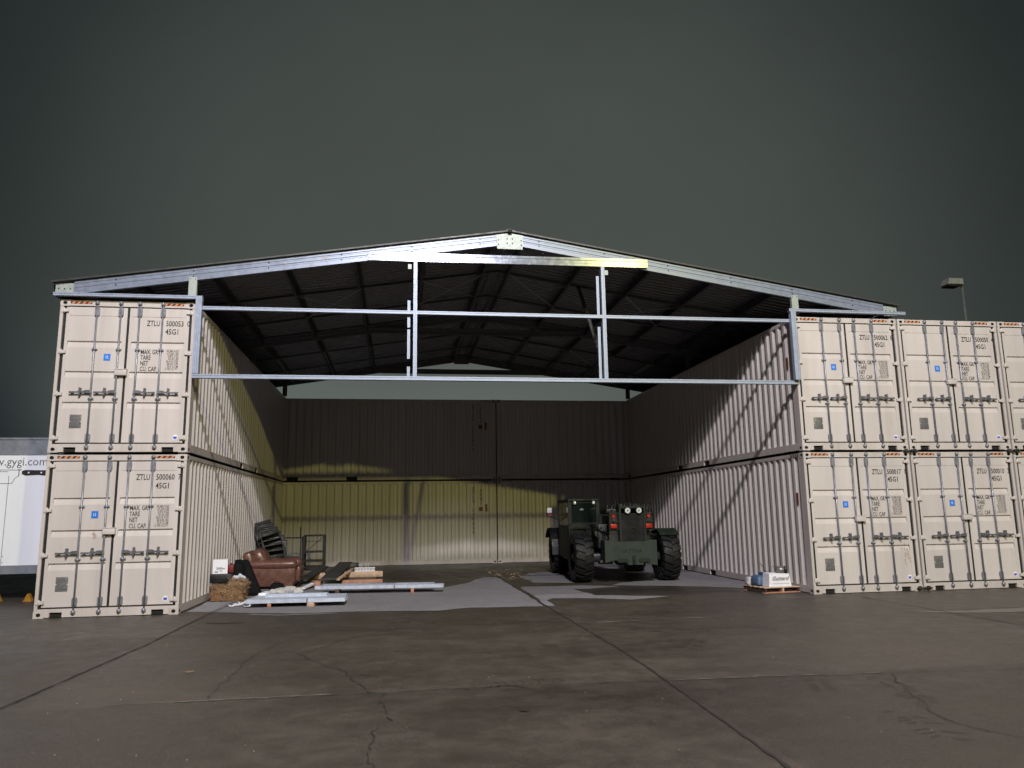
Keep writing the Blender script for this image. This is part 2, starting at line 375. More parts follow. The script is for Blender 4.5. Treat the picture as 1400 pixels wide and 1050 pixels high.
ribbon('crack',[(2.69,-4.72),(2.94,-4.23),(3.28,-3.55),(3.89,-2.81),(4.56,-2.67),(5.71,-2.68),(6.6,-2.7)],.011,.0075,crackm,.07,.05)
ribbon('crack',[(3.28,-3.55),(3.6,-3.3),(4.2,-3.3)],.009,.0075,crackm,.06,.05)
ribbon('crack',[(3.39,-6.11),(3.6,-6.2),(3.75,-6.3)],.010,.0075,crackm,.05,.05)
ribbon('crack',[(9.05,-7.28),(8.73,-7.99),(8.54,-8.45),(8.38,-8.8),(8.33,-9.08),(8.41,-9.35),(8.54,-9.59),(8.8,-10.2)],.008,.0075,crackm,.05,.04,1.0)
ribbon('crack',[(4.3,-7.0),(4.7,-7.12),(5.0,-7.0),(5.2,-7.12)],.012,.0075,crackm,.06,.04,1.0)
sheet('dark_floor',[(.05,7.6),(1.8,7.3),(2.6,6.4),(3.4,6.8),(5.6,7.6),(6.9,9.6),(8.6,10.6),(12.25,11.3),(12.25,12.22),(.05,12.22)],.003,stain,.08)  # darker floor strip towards the back wall
printm=concrete('tyre_print_damp',(.030,.024,.019),(.060,.050,.041),.3,.55,scale=1.2)
def tread(x,y,ang,ln,wd,n):
    mb=MB();ca,sa=math.cos(ang),math.sin(ang)
    for i in range(n):
        t=-ln/2+ln*i/n
        for s_ in (-1,1):
            if random.random()<.3: continue
            t+=random.uniform(-.008,.008)
            a=(t,0.03*s_);b=(t-.05,wd*s_*random.uniform(.6,1))
            P=[]
            for (u_,v_) in (a,b,(b[0]+.013,b[1]),(a[0]+.016,a[1])):
                P.append((x+u_*ca-v_*sa,y+u_*sa+v_*ca,.0045))
            mb.add(P,[(0,1,2,3)])
    mb.build('tyre_print',printm,kind='structure',fix=False)
random.seed(21)
tread(8.7,-7.9,1.35,1.5,.17,17);tread(8.1,-7.5,1.2,.8,.15,9);tread(8.3,-4.0,.12,2.2,.16,26);tread(7.8,-5.0,1.0,.9,.2,10)
tread(8.1,-9.0,1.4,1.0,.18,11);tread(5.2,-6.9,.1,1.0,.12,12)
# fragments scattered on the concrete
gm=MB()
for i in range(700):
    x=random.uniform(-2,14);y=random.uniform(-11,-.5);s_=random.choice((.002,.003,.004,.007))
    gm.add([(x-s_,y-s_*.7,.004),(x+s_,y-s_*.4,.004),(x+s_*.6,y+s_,.004),(x-s_*.7,y+s_*.8,.004),(x,y,.004+s_*1.2)],[(0,1,4),(1,2,4),(2,3,4),(3,0,4)],None,random.choice((0,0,1)))
gm.build('grit',[pale,wood_b],kind='stuff',label='tiny pale and dark specks of grit on the concrete')
gm=MB()
for i in range(170):
    x=random.gauss(7.0,.28);y=random.gauss(6.9,.5) if i%2 else random.uniform(5,9);s_=random.uniform(.01,.035)
    a=random.uniform(0,6)
    gm.bar((x,y,.012),(x+s_*2*math.cos(a),y+s_*2*math.sin(a),.014),.008,.006,mi=random.choice((0,1)))
gm.build('debris',[wood,wood_b],kind='stuff',label='loose straw and chips on the floor between the two bays')
def leaf(x,y,s_,m,lab,rz):
    mb=MB();n=9
    vs=[(math.cos(2*PI*i/n)*s_,math.sin(2*PI*i/n)*s_*.42,.006+.012*abs(math.cos(2*PI*i/n))) for i in range(n)]+[(0,0,.008)]
    mb.add(vs,[(i,(i+1)%n,n) for i in range(n)])
    o=mb.build('fallen_leaf',m,fix=False);o.location=(x,y,.004);o.rotation_euler=(0,0,rz);tag(o,lab,'leaf')
leaf(1.62,-5.62,.055,leafm,'pale tan dry leaf lying on the concrete at the left','.3' and .3)
leaf(5.02,-8.05,.05,leafd,'dark oval leaf lying on the concrete near the middle',-.4)

# ------------------------------------------------------------------ shipping container
W=2.438;H=2.896;LC=12.192
NW=44;PITCH=(LC-.30)/NW
def corrug_side(mb,x_out,sgn,z0,z1):
    """trapezoidal wall along y; x_out outer plane, sgn towards the inside"""
    dep=.042;y=.15;pts=[]
    for i in range(NW):
        a=y+i*PITCH
        pts+=[(a,0),(a+.088,0),(a+.088+.05,dep),(a+.088+.05+.084,dep)]
    pts.append((LC-.15,0))
    vs=[];fs=[]
    for (yy,d) in pts: vs+=[(x_out+sgn*d,yy,z0),(x_out+sgn*d,yy,z1)]
    for i in range(len(pts)-1): fs.append((2*i,2*i+2,2*i+3,2*i+1))
    mb.add(vs,fs)
def casting(mb,cx,cy,z0,sx,sy):
    """corner casting with oval openings; cx,cy = outer corner, sx,sy = direction inwards"""
    w_,d_,h_=.172,.162,.118
    def face(origin,ax,ay,nrm,wd,hole_w,hole_h):
        # plate with oval hole + short tube
        n=16;ov=[];rc=[]
        for i in range(n):
            t=2*PI*i/n+PI/4; c_,s_=math.cos(t),math.sin(t)
            ov.append((hole_w*c_,hole_h*s_))
            k=1/max(abs(c_),abs(s_));rc.append((wd/2*c_*k,h_/2*s_*k))
        o=Vector(origin);vs=[];
        for p in rc: vs.append(o+ax*p[0]+ay*p[1])
        for p in ov: vs.append(o+ax*p[0]+ay*p[1])
        for p in ov: vs.append(o+ax*p[0]+ay*p[1]-nrm*.03)
        fs=[(i,(i+1)%n,n+(i+1)%n,n+i) for i in range(n)]
        mb.add(vs,fs)
        mb.add(vs,[(n+i,n+(i+1)%n,2*n+(i+1)%n,2*n+i) for i in range(n)]+[tuple(range(2*n,3*n))],None,1)
    X=Vector((1,0,0));Y=Vector((0,1,0));Z=Vector((0,0,1))
    face((cx+sx*w_/2,cy,z0+h_/2),X*sx,Z,Y*-sy,w_,.038,.032)
    face((cx,cy+sy*d_/2,z0+h_/2),Y*sy,Z,X*-sx,d_,.040,.030)
    x1=cx+sx*w_;y1=cy+sy*d_
    mb.add([(cx,cy,z0),(x1,cy,z0),(x1,y1,z0),(cx,y1,z0),(cx,cy,z0+h_),(x1,cy,z0+h_),(x1,y1,z0+h_),(cx,y1,z0+h_)],[(0,3,2,1),(4,5,6,7),(1,2,6,5),(2,3,7,6)])
def door_leaf(mb,x0,x1,zb=.185,zt=2.765):
    yf=.030;yb=.080;yp=.037
    xa=x0+.055;xb=x1-.075;za=.235;zc=2.60
    # border ring
    mb.add([(x0,yf,zb),(x1,yf,zb),(x1,yf,zt),(x0,yf,zt),(xa,yf,za),(xb,yf,za),(xb,yf,zc),(xa,yf,zc)],[(0,1,5,4),(1,2,6,5),(2,3,7,6),(3,0,4,7)])
    mb.add([(x0,yf,zb),(x1,yf,zb),(x1,yf,zt),(x0,yf,zt),(x0,yb,zb),(x1,yb,zb),(x1,yb,zt),(x0,yb,zt)],[(0,4,5,1),(1,5,6,2),(2,6,7,3),(3,7,4,0),(4,7,6,5)])
    prof=[(zc,yf),(zc,yp)]
    for g_ in (2.11,1.53,.947): prof+=[(g_,yp),(g_-.012,yp+.032),(g_-.03,yp+.034),(g_-.125,yp)]
    prof+=[(za,yp),(za,yf)]
    vs=[]
    for z,y in prof: vs+=[(xa,y,z),(xb,y,z)]
    mb.add(vs,[(2*i,2*i+1,2*i+3,2*i+2) for i in range(len(prof)-1)])
    for xx in (xa,xb):
        vs=[]
        for z,y in prof: vs+=[(xx,y,z),(xx,yf,z)]
        mb.add(vs,[(2*i,2*i+1,2*i+3,2*i+2) for i in range(len(prof)-1)])
def lock_rod(mb,x):
    mb.cyl((x,-.002,.055),(x,-.002,2.855),.0165,10)
    for z0,z1 in ((2.60,2.765),(.195,.345)):
        mb.box(x-.034,x+.034,-.006,.0295,z0,z1)
        mb.box(x-.045,x-.034,.006,.0297,z0+.02,z1-.02);mb.box(x+.034,x+.045,.006,.0297,z0+.02,z1-.02)
    for z in (1.945,1.005):
        mb.box(x-.048,x+.048,.012,.0296,z-.018,z+.018)
        mb.cyl((x,-.002,z-.024),(x,-.002,z+.024),.026,8)
        mb.cyl((x-.036,.003,z),(x-.036,.02,z),.011,6);mb.cyl((x+.036,.003,z),(x+.036,.02,z),.011,6)
    for z in (.095,2.845):
        mb.box(x-.038,x+.038,-.020,.0045,z-.022,z+.022)
        mb.cyl((x,-.012,z-.035),(x,-.012,z+.035),.026,8)
    mb.box(x-.022,x+.022,-.024,-.006,1.10,1.165)
def handle(mb,x,s_):
    z=1.13
    prof=[(0,.034),(.09,.030),(.15,.013),(.37,.016),(.37,-.018),(.15,-.013),(.09,-.022),(0,-.028)]
    mb.prism([(x+s_*a,z+b-.01*(a>.1)) for a,b in prof],-.034,-.022)
    hx=x+s_*.185
    mb.cyl((hx,-.042,z),(hx,.0296,z),.030,10)
    mb.box(hx-.012,hx+.012,-.046,.0297,z-.062,z+.062)
    mb.cyl((hx,-.044,z+.062),(hx,.0296,z+.062),.017,8);mb.cyl((hx,-.044,z-.062),(hx,.0296,z-.062),.014,8)
    mb.box(x+s_*.30 if s_>0 else x-.345,x+s_*.345 if s_>0 else x-.30,-.04,.0296,z-.026,z-.008)

def make_container(full=True):
    root=empty('shipping_container')
    fr=MB();M1=1
    # posts (front door end and blind end)
    for x0,x1 in ((.004,.060),(W-.060,W-.004)): fr.box(x0,x1,.006,.148,.118,H-.118)
    for x0,x1 in ((.004,.120),(W-.120,W-.004)): fr.box(x0,x1,LC-.148,LC-.006,.118,H-.118)
    # header and sill
    fr.box(.172,W-.172,.007,.11,2.784,H-.006)
    fr.box(.172,.26,.007,.11,.012,.158);fr.box(W-.26,W-.172,.007,.11,.012,.158)
    fr.box(.26,.47,.007,.11,.098,.158);fr.box(W-.47,W-.26,.007,.11,.098,.158)
    fr.box(.47,W-.47,.007,.11,.012,.158)
    fr.box(.26,.47,.05,.06,.012,.098,mi=M1);fr.box(W-.47,W-.26,.05,.06,.012,.098,mi=M1)
    fr.box(.06,.172,.02,.10,.118,.157);fr.box(W-.172,W-.06,.02,.10,.118,.157)
    fr.box(.06,.172,.02,.10,2.785,2.70+.078)
    fr.box(.172,W-.172,LC-.10,LC-.008,.012,.158);fr.box(.172,W-.172,LC-.10,LC-.008,2.79,H-.006)
    # side rails
    for sx in (0,1):
        def X(a,b): return (a,b) if sx==0 else (W-b,W-a)
        c0=LC/2
        pk=[(c0-1.2,c0-.82),(c0+.82,c0+1.2)]
        segs=[(.162,pk[0][0]),(pk[0][1],pk[1][0]),(pk[1][1],LC-.162)]
        for a,b in segs: fr.box(*X(.005,.050),a,b,.018,.160)
        for a,b in pk:
            fr.box(*X(.005,.050),a,b,.135,.160);fr.box(*X(.040,.046),a,b,.018,.135,mi=M1)
        fr.box(*X(.004,.062),.162,LC-.162,2.812,H-.010)
    fr.build('frame',[paint_d if not full else paint_d,hole_m],root)
    for cx,sx in ((0,1),(W,-1)):
        for cy,sy in ((0,1),(LC,-1)):
            for z0 in (0,H-.118):
                m=MB();casting(m,cx,cy,z0,sx,sy);m.build('corner_casting',[paint_d,hole_m],root)
    m=MB();corrug_side(m,.008,1,.158,2.814);m.build('side_panel',paint,root,fix=False)
    m=MB();corrug_side(m,W-.008,-1,.158,2.814);m.build('side_panel',paint,root,fix=False)
    m=MB()
    pts=[]
    n=9;pt=(W-.24)/n
    for i in range(n):
        a=.12+i*pt;pts+=[(a,0),(a+.07,0),(a+.12,.04),(a+.2,.04)]
    pts.append((W-.12,0));vs=[]
    for x,d in pts: vs+=[(x,LC-.012-d,.158),(x,LC-.012-d,2.79)]
    m.add(vs,[(2*i,2*i+2,2*i+3,2*i+1) for i in range(len(pts)-1)]);m.build('end_panel',paint,root,fix=False)
    m=MB();m.box(.06,W-.06,.11,LC-.10,2.862,2.874)
    for i in range(40):
        y=.3+i*.295;m.box(.12,W-.12,y,y+.09,2.874,2.886)
    m.build('roof_panel',paint_d,root)
    m=MB();m.box(.05,W-.05,.11,LC-.1,.12,.15);m.build('floor_panel',wood_b,root)
    m=MB();m.box(.0601,W-.0601,.083,.088,.1585,2.7795)
    for a,b in ((.0601,.1115),(1.1985,1.2415),(W-.1115,W-.0601)): m.box(a,b,.034,.0825,.1585,2.7795)
    for a,b in ((.1590,.1845),(2.7655,2.779)):
        m.box(.1118,1.1982,.034,.0825,a,b);m.box(1.2418,W-.1118,.034,.0825,a,b)
    m.build('door_seal',rubber_g,root)
    for k,(x0,x1) in enumerate(((.112,1.198),(1.242,W-.112))):
        m=MB();door_leaf(m,x0,x1)
        d=m.build('door',paint,root)
        if not full: continue
        m=MB()
        xs=.030 if k==0 else W-.158
        for z in (2.69,1.89,1.09,.27):
            hx0,hx1=xs,xs+.128
            m.prism([(hx0,z-.036),(hx1,z-.026),(hx1+.0,z+.026),(hx0,z+.036)] if k==0 else [(hx0,z-.026),(hx1,z-.036),(hx1,z+.036),(hx0,z+.026)],-.012,.0295)
            xc=.079 if k==0 else W-.079
            m.cyl((xc,-.006,z-.05),(xc,-.006,z+.05),.013,8)
        # four hinges are four sub-parts
        base=m
        for z in (2.69,1.89,1.09,.27):
            q=MB();hx0,hx1=xs,xs+.128
            q.prism([(hx0,z-.036),(hx1,z-.026),(hx1,z+.026),(hx0,z+.036)] if k==0 else [(hx0,z-.026),(hx1,z-.036),(hx1,z+.036),(hx0,z+.026)],-.012,.0295)
            xc=.079 if k==0 else W-.079
            q.cyl((xc,-.006,z-.05),(xc,-.006,z+.05),.0145,8)
            q.build('hinge',paint,d)
        for x in ((.66,1.085) if k==0 else (1.425,1.845)):
            q=MB();lock_rod(q,x);q.build('lock_rod',rodm,d)
            q=MB();handle(q,x,-1 if k==0 else 1);q.build('handle',handm,d)
        if k==0:
            q=MB();q.rbox((1.165,-.012,1.50),(.215,.083,.115),.012);q.box(1.055,1.275,-.062,.029,1.556,1.566);q.build('lock_box',paint,d)
            q=MB();q.box(.825,.945,.0325,.036,1.735,1.865)
            q.box(.86,.912,.031,.0325,1.775,1.785,mi=1);q.box(.862,.872,.031,.0325,1.785,1.83,mi=1);q.box(.892,.902,.031,.0325,1.785,1.835,mi=1);q.box(.872,.892,.031,.0325,1.81,1.818,mi=1)
            q.build('blue_sticker',[blue,lblue],d)
            q=MB();q.rbox((.42,.032,.58),(.205,.007,.25),.003);q.box(.31,.335,.027,.030,.565,.585,mi=1);q.box(.505,.53,.027,.030,.565,.585,mi=1)
            q.build('data_plate',[csc,paint,paint_d],d)
        else:
            q=MB();q.cyl((2.19,.034,.285),(2.19,.0365,.285),.047,20);q.cyl((2.19,.0325,.285),(2.19,.034,.285),.036,16,mi=1,smooth=False)
            q.box(2.15,2.235,.0315,.0325,.30,.318,mi=0)
            q.build('round_sticker',[whitem,violet],d)
    if full:
        for x0 in (.20,1.86):
            m=MB()
            m.box(x0-.02,x0+.36,.0045,.0065,2.822,2.868)
            m.build('hazard_marking',[ink],root)
            ch=MB()
            for i in range(4):
                a=x0+i*.095
                ch.add([(a-.01,.0025,2.824),(a+.04,.0025,2.824),(a+.075,.0025,2.866),(a+.025,.0025,2.866)],[(0,1,2,3)])
            ch.build('orange_stripes',orange,root.children[-1],fix=False)
    for yy in (.36,):
        m=MB();m.box(-.001,.0045,yy-.03,yy+.05,1.80,2.06);m.build('side_label',brownl,root)
    return root
def lettering(root,ident,chk):
    q=MB()
    text_mb(q,'ZTLU',1.555,2.425,.150,.0335,.66,bold=.014)
    text_mb(q,ident,1.90,2.425,.150,.0335,.73,bold=.014)
    text_mb(q,'45G1',1.90,2.265,.150,.0335,.76,bold=.014)
    d=[c for c in root.children if c.name.startswith('door') and not c.name.startswith('door_seal')][1]
    q.build('number_lettering',ink,d,fix=False);q=MB()
    text_mb(q,'MAX. GR.',1.478,1.872,.122,.0335,.64,bold=.014)
    text_mb(q,'TARE',1.478,1.763,.122,.0335,.64,bold=.014)
    text_mb(q,'NET',1.478,1.654,.122,.0335,.64,bold=.014)
    text_mb(q,'CU. CAP.',1.478,1.545,.122,.0335,.64,bold=.014)
    d=[c for c in root.children if c.name.startswith('door') and not c.name.startswith('door_seal')][1]
    q.build('capacity_lettering',ink,d,fix=False)
    q=MB();text_mb(q,chk,2.290,2.425,.150,.0265,.66,bold=.012);q.build('check_digit',ink,d,fix=False)
    q=MB()
    for i,t in enumerate(('30.480 KGS','67.200 LBS','3.870 KGS','8.530 LBS','26.610 KGS','58.670 LBS','76.4 CU.M','2.700 CU.FT')):
        text_mb(q,t,2.165,1.915-i*.0495,.062,.0335,.74,align='RIGHT',bold=.01)
    q.build('weight_lettering',inkl,d,fix=False)

M2=2.932;XR=12.311;YR=-.108;B=12.24
base=make_container(True)
specs=[ # x,y,z,rz,label,ident,chk
 (-W,0,0,0,'beige shipping container numbered 500060 7, bottom of the left stack','500060','7'),
 (-W,0,M2,0,'beige shipping container numbered 500053 0, top of the left stack','500053','0'),
 (XR,YR,0,0,'pale container numbered 500017 1, lower one at the right side of the opening','500017','1'),
 (XR,YR,M2,0,'pale container numbered 500062 8, upper one under the right roof eave','500062','8'),
 (XR+W+.035,YR,0,0,'pale container numbered 500010 3, lower row in the second right column','500010','3'),
 (XR+W+.035,YR,M2,0,'pale container numbered 500050 4, upper row in the second right column','500050','4'),
 (XR+2*W+.07,YR,0,0,'pale container cut by the right picture edge, lower row',None,None),
 (XR+2*W+.07,YR,M2,0,'pale container cut by the right picture edge, upper row',None,None)]
GRP='shipping containers stacked around the covered bay'
protos=[]
for i,(x,y,z,rz,lab,idn,chk) in enumerate(specs):
    c_=base if i==0 else copy_tree(base)
    protos.append((c_,idn,chk));c_.location=(x,y,z);tag(c_,lab,'shipping container',GRP)
    if z>0:c_.name='shipping_container'
for c_,idn,chk in protos:
    if idn: lettering(c_,idn,chk)
bc=make_container(False)
bl=[(7.40,B,0,'lower left container of the back wall, lit dull yellow'),(7.40,B,M2,'upper left container of the back wall, in deep shade'),
    (7.43+LC,B,0,'lower right container of the back wall, behind the green machine'),(7.43+LC,B,M2,'upper right container of the back wall, in deep shade')]
for i,(x,y,z,lab) in enumerate(bl):
    c_=bc if i==0 else copy_tree(bc)
    c_.location=(x,y,z);c_.rotation_euler=(0,0,PI/2);tag(c_,lab,'shipping container',GRP)
    if x<8:
        # column lettering near the door end of the long side (local x=0 side)
        q=MB();Mx=Matrix(((0,-1,0,0),(1,0,0,0),(0,0,1,0),(0,0,0,1)))
        Mr=Matrix.Rotation(-PI/2,4,'Z')
        for k,ch in enumerate('ZTLU 500024'):
            text_mb(q,ch,0,0,.15,0,.7,bold=.012,M=Matrix.Translation((-.0015,.86,2.58-k*.155))@Mr)
        for k,ch in enumerate('45G1'):
            text_mb(q,ch,0,0,.15,0,.7,bold=.012,M=Matrix.Translation((-.0015,.59,2.50-k*.15))@Mr)
        q.box(-.003,.004,.50,.62,1.83,1.96,mi=0);q.box(-.0045,-.003,.52,.60,1.85,1.94,mi=1)
        q.build('side_lettering',[ink,brownl],c_,fix=False)
for c_ in [x for x in COL.objects if x.get('label','').startswith('lower left container of the back wall')]:
    random.seed(2)
    for X,n_ in ((3.3,7),(5.62,16),(5.95,4)):
        q=MB()
        for i in range(n_):
            yy=7.40-X+random.gauss(0,.05);zz=random.uniform(.32,.72 if n_>10 else .55);l_=random.uniform(.02,.06)
            q.add([(-.002,yy,zz),(-.002,yy-l_,zz+l_*.9),(-.002,yy-l_-.012,zz+l_*.9+.01),(-.002,yy-.012,zz+.014)],[(0,1,2,3)])
        q.build('scuff_mark',ink,c_,fix=False)
# hazard marks on the side rails at the ends, on containers seen from the side
def rail_marks(c_,ys,side):
    for y0 in ys:
        q=MB();x=-.0006 if side==0 else W+.0006
        for k in range(4):
            a=y0+k*.09
            q.add([(x,a,2.815),(x,a+.04,2.815),(x,a+.07,2.88),(x,a+.03,2.88)],[(0,1,2,3)])
        q.build('hazard_marking',ink,c_,fix=False)
for o in [x for x in COL.objects if x.name.startswith('shipping_container')]:
    rail_marks(o,(.2,),0)
for c_,idn,chk in protos:
    if idn in ('500017','500060'):
        random.seed(4)
        d=[c for c in c_.children if c.name.startswith('door') and not c.name.startswith('door_seal')][1 if idn=='500017' else 0]
        cx,cz=(2.17,.74) if idn=='500017' else (.90,1.42)
        k_=1 if idn=='500017' else .3
        q=MB()
        for i in range(60):
            a=cx+random.gauss(0,.045*k_);b=cz+random.gauss(0,.09*k_);rr=random.uniform(.004,.018)*(.5+k_/2)
            q.add([(a+rr*math.cos(t)*.8,.0362-i*.00002,b+rr*1.6*math.sin(t)) for t in (0,1,2,3,4,5,6)],[(0,1,2,3,4,5,6)])
        q.build('rust_stain',rustm,d,fix=False)
# twist locks between upper and lower, bridge clamps between neighbours
tw=MB();
for dx in (0,): tw.box(-.05,.05,-.06,.06,0,M2-H+.004);tw.cyl((0,-.06,.018),(0,-.10,.018),.012,8)
def twist(x,y,k,lab):
    o=(tw.build('twist_lock',clampm) if k==0 else D.objects.new('twist_lock',D.meshes['twist_lock']))
    if k: COL.objects.link(o)
    o.location=(x,y,H-.002);tag(o,lab,'twist lock','dark twist locks between stacked containers')
k=0
for sx,nm in ((-W,'left stack'),(XR,'first right stack'),(XR+W+.035,'second right stack')):
    y0=0 if sx<0 else YR
    for xx,sd in ((sx+.09,'left'),(sx+W-.09,'right')):
        twist(xx,y0+.09,k,'dark twist lock at the front %s corner, between the containers of the %s'%(sd,nm));k+=1
k=0
for xx,zz,lab in ((XR+W+.0175,M2-.02,'dark clamp joining the corners between the first and second right stacks, at mid height'),
                  (XR+W+.0175,.06,'dark clamp joining the right stacks at ground level'),
                  (XR+2*W+.0525,M2-.02,'dark clamp between the second and third right stacks, at mid height')):
    m=MB();m.cyl((-.17,-.045,0),(.17,-.045,0),.016,8);m.rbox((-.1,-.03,0),(.06,.055,.085),.01);m.rbox((.1,-.03,0),(.06,.055,.085),.01);m.cyl((-.02,-.07,0),(.03,-.07,0),.03,8)
    o=m.build('bridge_clamp',clampm);o.location=(xx,YR,zz);tag(o,lab,'clamp','clamps joining neighbouring containers')

# ------------------------------------------------------------------ canopy roof
roof=empty('canopy_roof',(6.16,0,M2+H),0,'low pitched steel roof of galvanised rafters and dark sheeting spanning the two stacks','roof')
RX,RZ=6.16,M2+H
SL=.157
def zt(x): return 7.50-SL*abs(x-6.16)   # underside of sheet / top of purlins
def loc(p): return (p[0]-RX,p[1],p[2]-RZ)
def rafter(y,sgn,m,front):
    """C-section with two pressed grooves, web facing -y"""
    mb=MB()
    prof=[(.055,-.245),(.055,-.262),(0,-.262),(0,-.185),(.010,-.172),(.010,-.150),(0,-.137),(0,-.100),(.010,-.088),(.010,-.070),(0,-.058),(0,-.012),(.055,-.012),(.055,-.03)]
    xa=6.16;xb=6.16+sgn*8.36
    vs=[]
    for x in (xa,xb):
        for (dy,dz) in prof: vs.append((x-RX,y+dy,zt(x)+dz-RZ))
    n=len(prof);mb.add(vs,[(i,i+1,n+i+1,n+i) for i in range(n-1)])
    # bolts
    if front:
        for k in range(6):
            for q in (.07,.18):
                x=6.16+sgn*(.62+k*1.4);mb.cyl((x-RX,y-.010,zt(x)-q-RZ),(x-RX,y+.002,zt(x)-q-RZ),.014,6,mi=1)
    o=mb.build('rafter',[m,blackmetal],roof);return o
for y,fr in ((-.06,1),(6.12,0),(12.25,0)):
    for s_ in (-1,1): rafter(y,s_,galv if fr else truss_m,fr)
    mb=MB();
    x0,x1=3.26,9.10
    prof=[(.05,-.088),(0,-.088),(0,-.04),(.008,-.03),(.008,.03),(0,.04),(0,.088),(.05,.088)]
    vs=[]
    y1=y-.064 if fr else y-.06
    za,zb=(6.86,6.90) if fr else (6.84,6.84)
    for x,zc in ((x0,za),(x1,zb)):
        for dy,dz in prof: vs.append((x-RX,y1+dy,zc+dz-RZ))
    n=len(prof);mb.add(vs,[(i,i+1,n+i+1,n+i) for i in range(n-1)])
    mb.add([vs[0],vs[1],vs[2],vs[5],vs[6],vs[7]],[(0,1,2,3,4,5)])
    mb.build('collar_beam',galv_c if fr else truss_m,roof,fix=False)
    # ridge plate with bolts
    mb=MB();yy=y-.006
    P=[(-.285,-.03-.005),(0,.0),(.285,-.04),(.265,-.345),(-.265,-.345)]
    mb.prism([(a,7.475-RZ+b) for a,b in P],yy-.006,yy)
    for a in (-.24,-.055,.055,.24):
        for b in (-.13,-.23): mb.cyl((a,yy-.018,7.475-RZ+b+(.01 if abs(a)<.1 else -.02)),(a,yy-.006,7.475-RZ+b+(.01 if abs(a)<.1 else -.02)),.014,6,mi=1)
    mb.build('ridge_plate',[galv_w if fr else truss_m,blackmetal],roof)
    # stub posts on the inner top edge
    for x in (-.06,12.42):
        mb=MB();w2=.075
        mb.box(x-w2-RX,x+w2-RX,y-.018,y-.012,RZ+.06-RZ,zt(x)-.20-RZ)
        mb.box(x-w2-RX,x-w2+.004-RX,y-.012,y+.05,RZ+.06-RZ,zt(x)-.27-RZ);mb.box(x+w2-.004-RX,x+w2-RX,y-.012,y+.05,RZ+.06-RZ,zt(x)-.27-RZ)
        for q in (-.045,.045): mb.cyl((x+q-RX,y-.024,zt(x)-.24-RZ),(x+q-RX,y-.018,zt(x)-.24-RZ),.010,6,mi=1)
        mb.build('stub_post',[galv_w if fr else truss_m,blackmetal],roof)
    # eave end brackets
    for s_ in (-1,1):
        xc=6.16+s_*8.53;mb=MB()
        mb.box(xc-.16-RX,xc+.16-RX,y+.02,y+.03,.07,.31)
        for a in (-.1,0,.1):
            for b in (.08,.2): mb.cyl((xc+a-RX,y+.012,b),(xc+a-RX,y+.02,b),.013,6,mi=1)
        mb.build('eave_bracket',[galv_w,blackmetal],roof)
# purlins
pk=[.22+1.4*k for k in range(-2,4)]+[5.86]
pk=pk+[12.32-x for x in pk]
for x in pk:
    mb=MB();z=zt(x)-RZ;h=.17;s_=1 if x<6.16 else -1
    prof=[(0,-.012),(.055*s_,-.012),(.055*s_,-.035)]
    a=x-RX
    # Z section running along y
    mb.box(a-.0015,a+.0015,0,8.3,z-.012-h,z-.012);mb.box(a-.0015,a+.0015,8.3,12.2,z-.012-h,z-.012,mi=1)  # rear web paler: light bounced off the floor, put into its colour
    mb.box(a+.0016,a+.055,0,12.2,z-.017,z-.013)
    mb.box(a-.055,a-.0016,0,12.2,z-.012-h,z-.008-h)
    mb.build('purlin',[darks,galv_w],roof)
# bridging straps and sag braces
for y in (2.05,4.08,8.15,10.2):
    mb=MB()
    for s_ in (-1,1):
        mb.bar(loc((6.16,y,zt(6.16)-.15)),loc((6.16+s_*8.5,y,zt(6.16+s_*8.5)-.15)),.05,.05)
    mb.build('bridging_bar',darks,roof)
for y0,y1 in ((8.2,10.15),(2.1,4.0),(10.25,12.1),(6.2,8.1)):
    for i in range(6):
        for s_ in (-1,1):
            xa=.22+1.4*i if i<4 else None
            if xa is None or i%2==int(y0)%2: continue
            a_=xa if s_<0 else 12.32-xa;b_=a_+(1.4 if s_<0 else -1.4)
            mb=MB();zz=-.175
            mb.bar(loc((a_,y0,zt(a_)+zz)),loc((b_,y1,zt(b_)+zz)),.022,.006)
            mb.bar(loc((a_,y1,zt(a_)+zz-.01)),loc((b_,y0,zt(b_)+zz-.01)),.022,.006)
            mb.build('cross_strap',galv_w,roof)
# roof sheets (ribs run down the slope)
for s_ in (-1,1):
    mb=MB();n=66;y0=-.10;py=12.6/n
    prof=[]
    for i in range(n):
        a=y0+i*py;prof+=[(a,.0),(a+py*.55,.0),(a+py*.70,.045),(a+py*.90,.045)]
    prof.append((y0+n*py,0))
    xa=6.16;xb=6.16+s_*8.74;vs=[]
    for x in (xa,xb):
        for y,dz in prof: vs.append((x-RX,y,zt(x)+dz+.002-RZ))
    m_=len(prof);mb.add(vs,[(i,i+1,m_+i+1,m_+i) for i in range(m_-1)])
    mb.build('roof_sheet',roofm,roof,fix=False)
    mb=MB();y=-.11
    mb.bar(loc((6.16,y,zt(6.16)+.016)),loc((xb,y,zt(xb)+.016)),.018,.03);mb.build('edge_trim',darks,roof)
mb=MB();mb.prism([(-.16,7.50-.026-RZ),(0,7.535-RZ),(.16,7.50-.026-RZ),(.16,7.46-.026+.07-RZ),(0,7.56-RZ),(-.16,7.504-RZ)],-.11,12.53);mb.rbox((0,-.135,7.50-RZ),(.09,.05,.07),.02,mi=1)
mb.build('ridge_cap',[darks,rubber_g],roof)
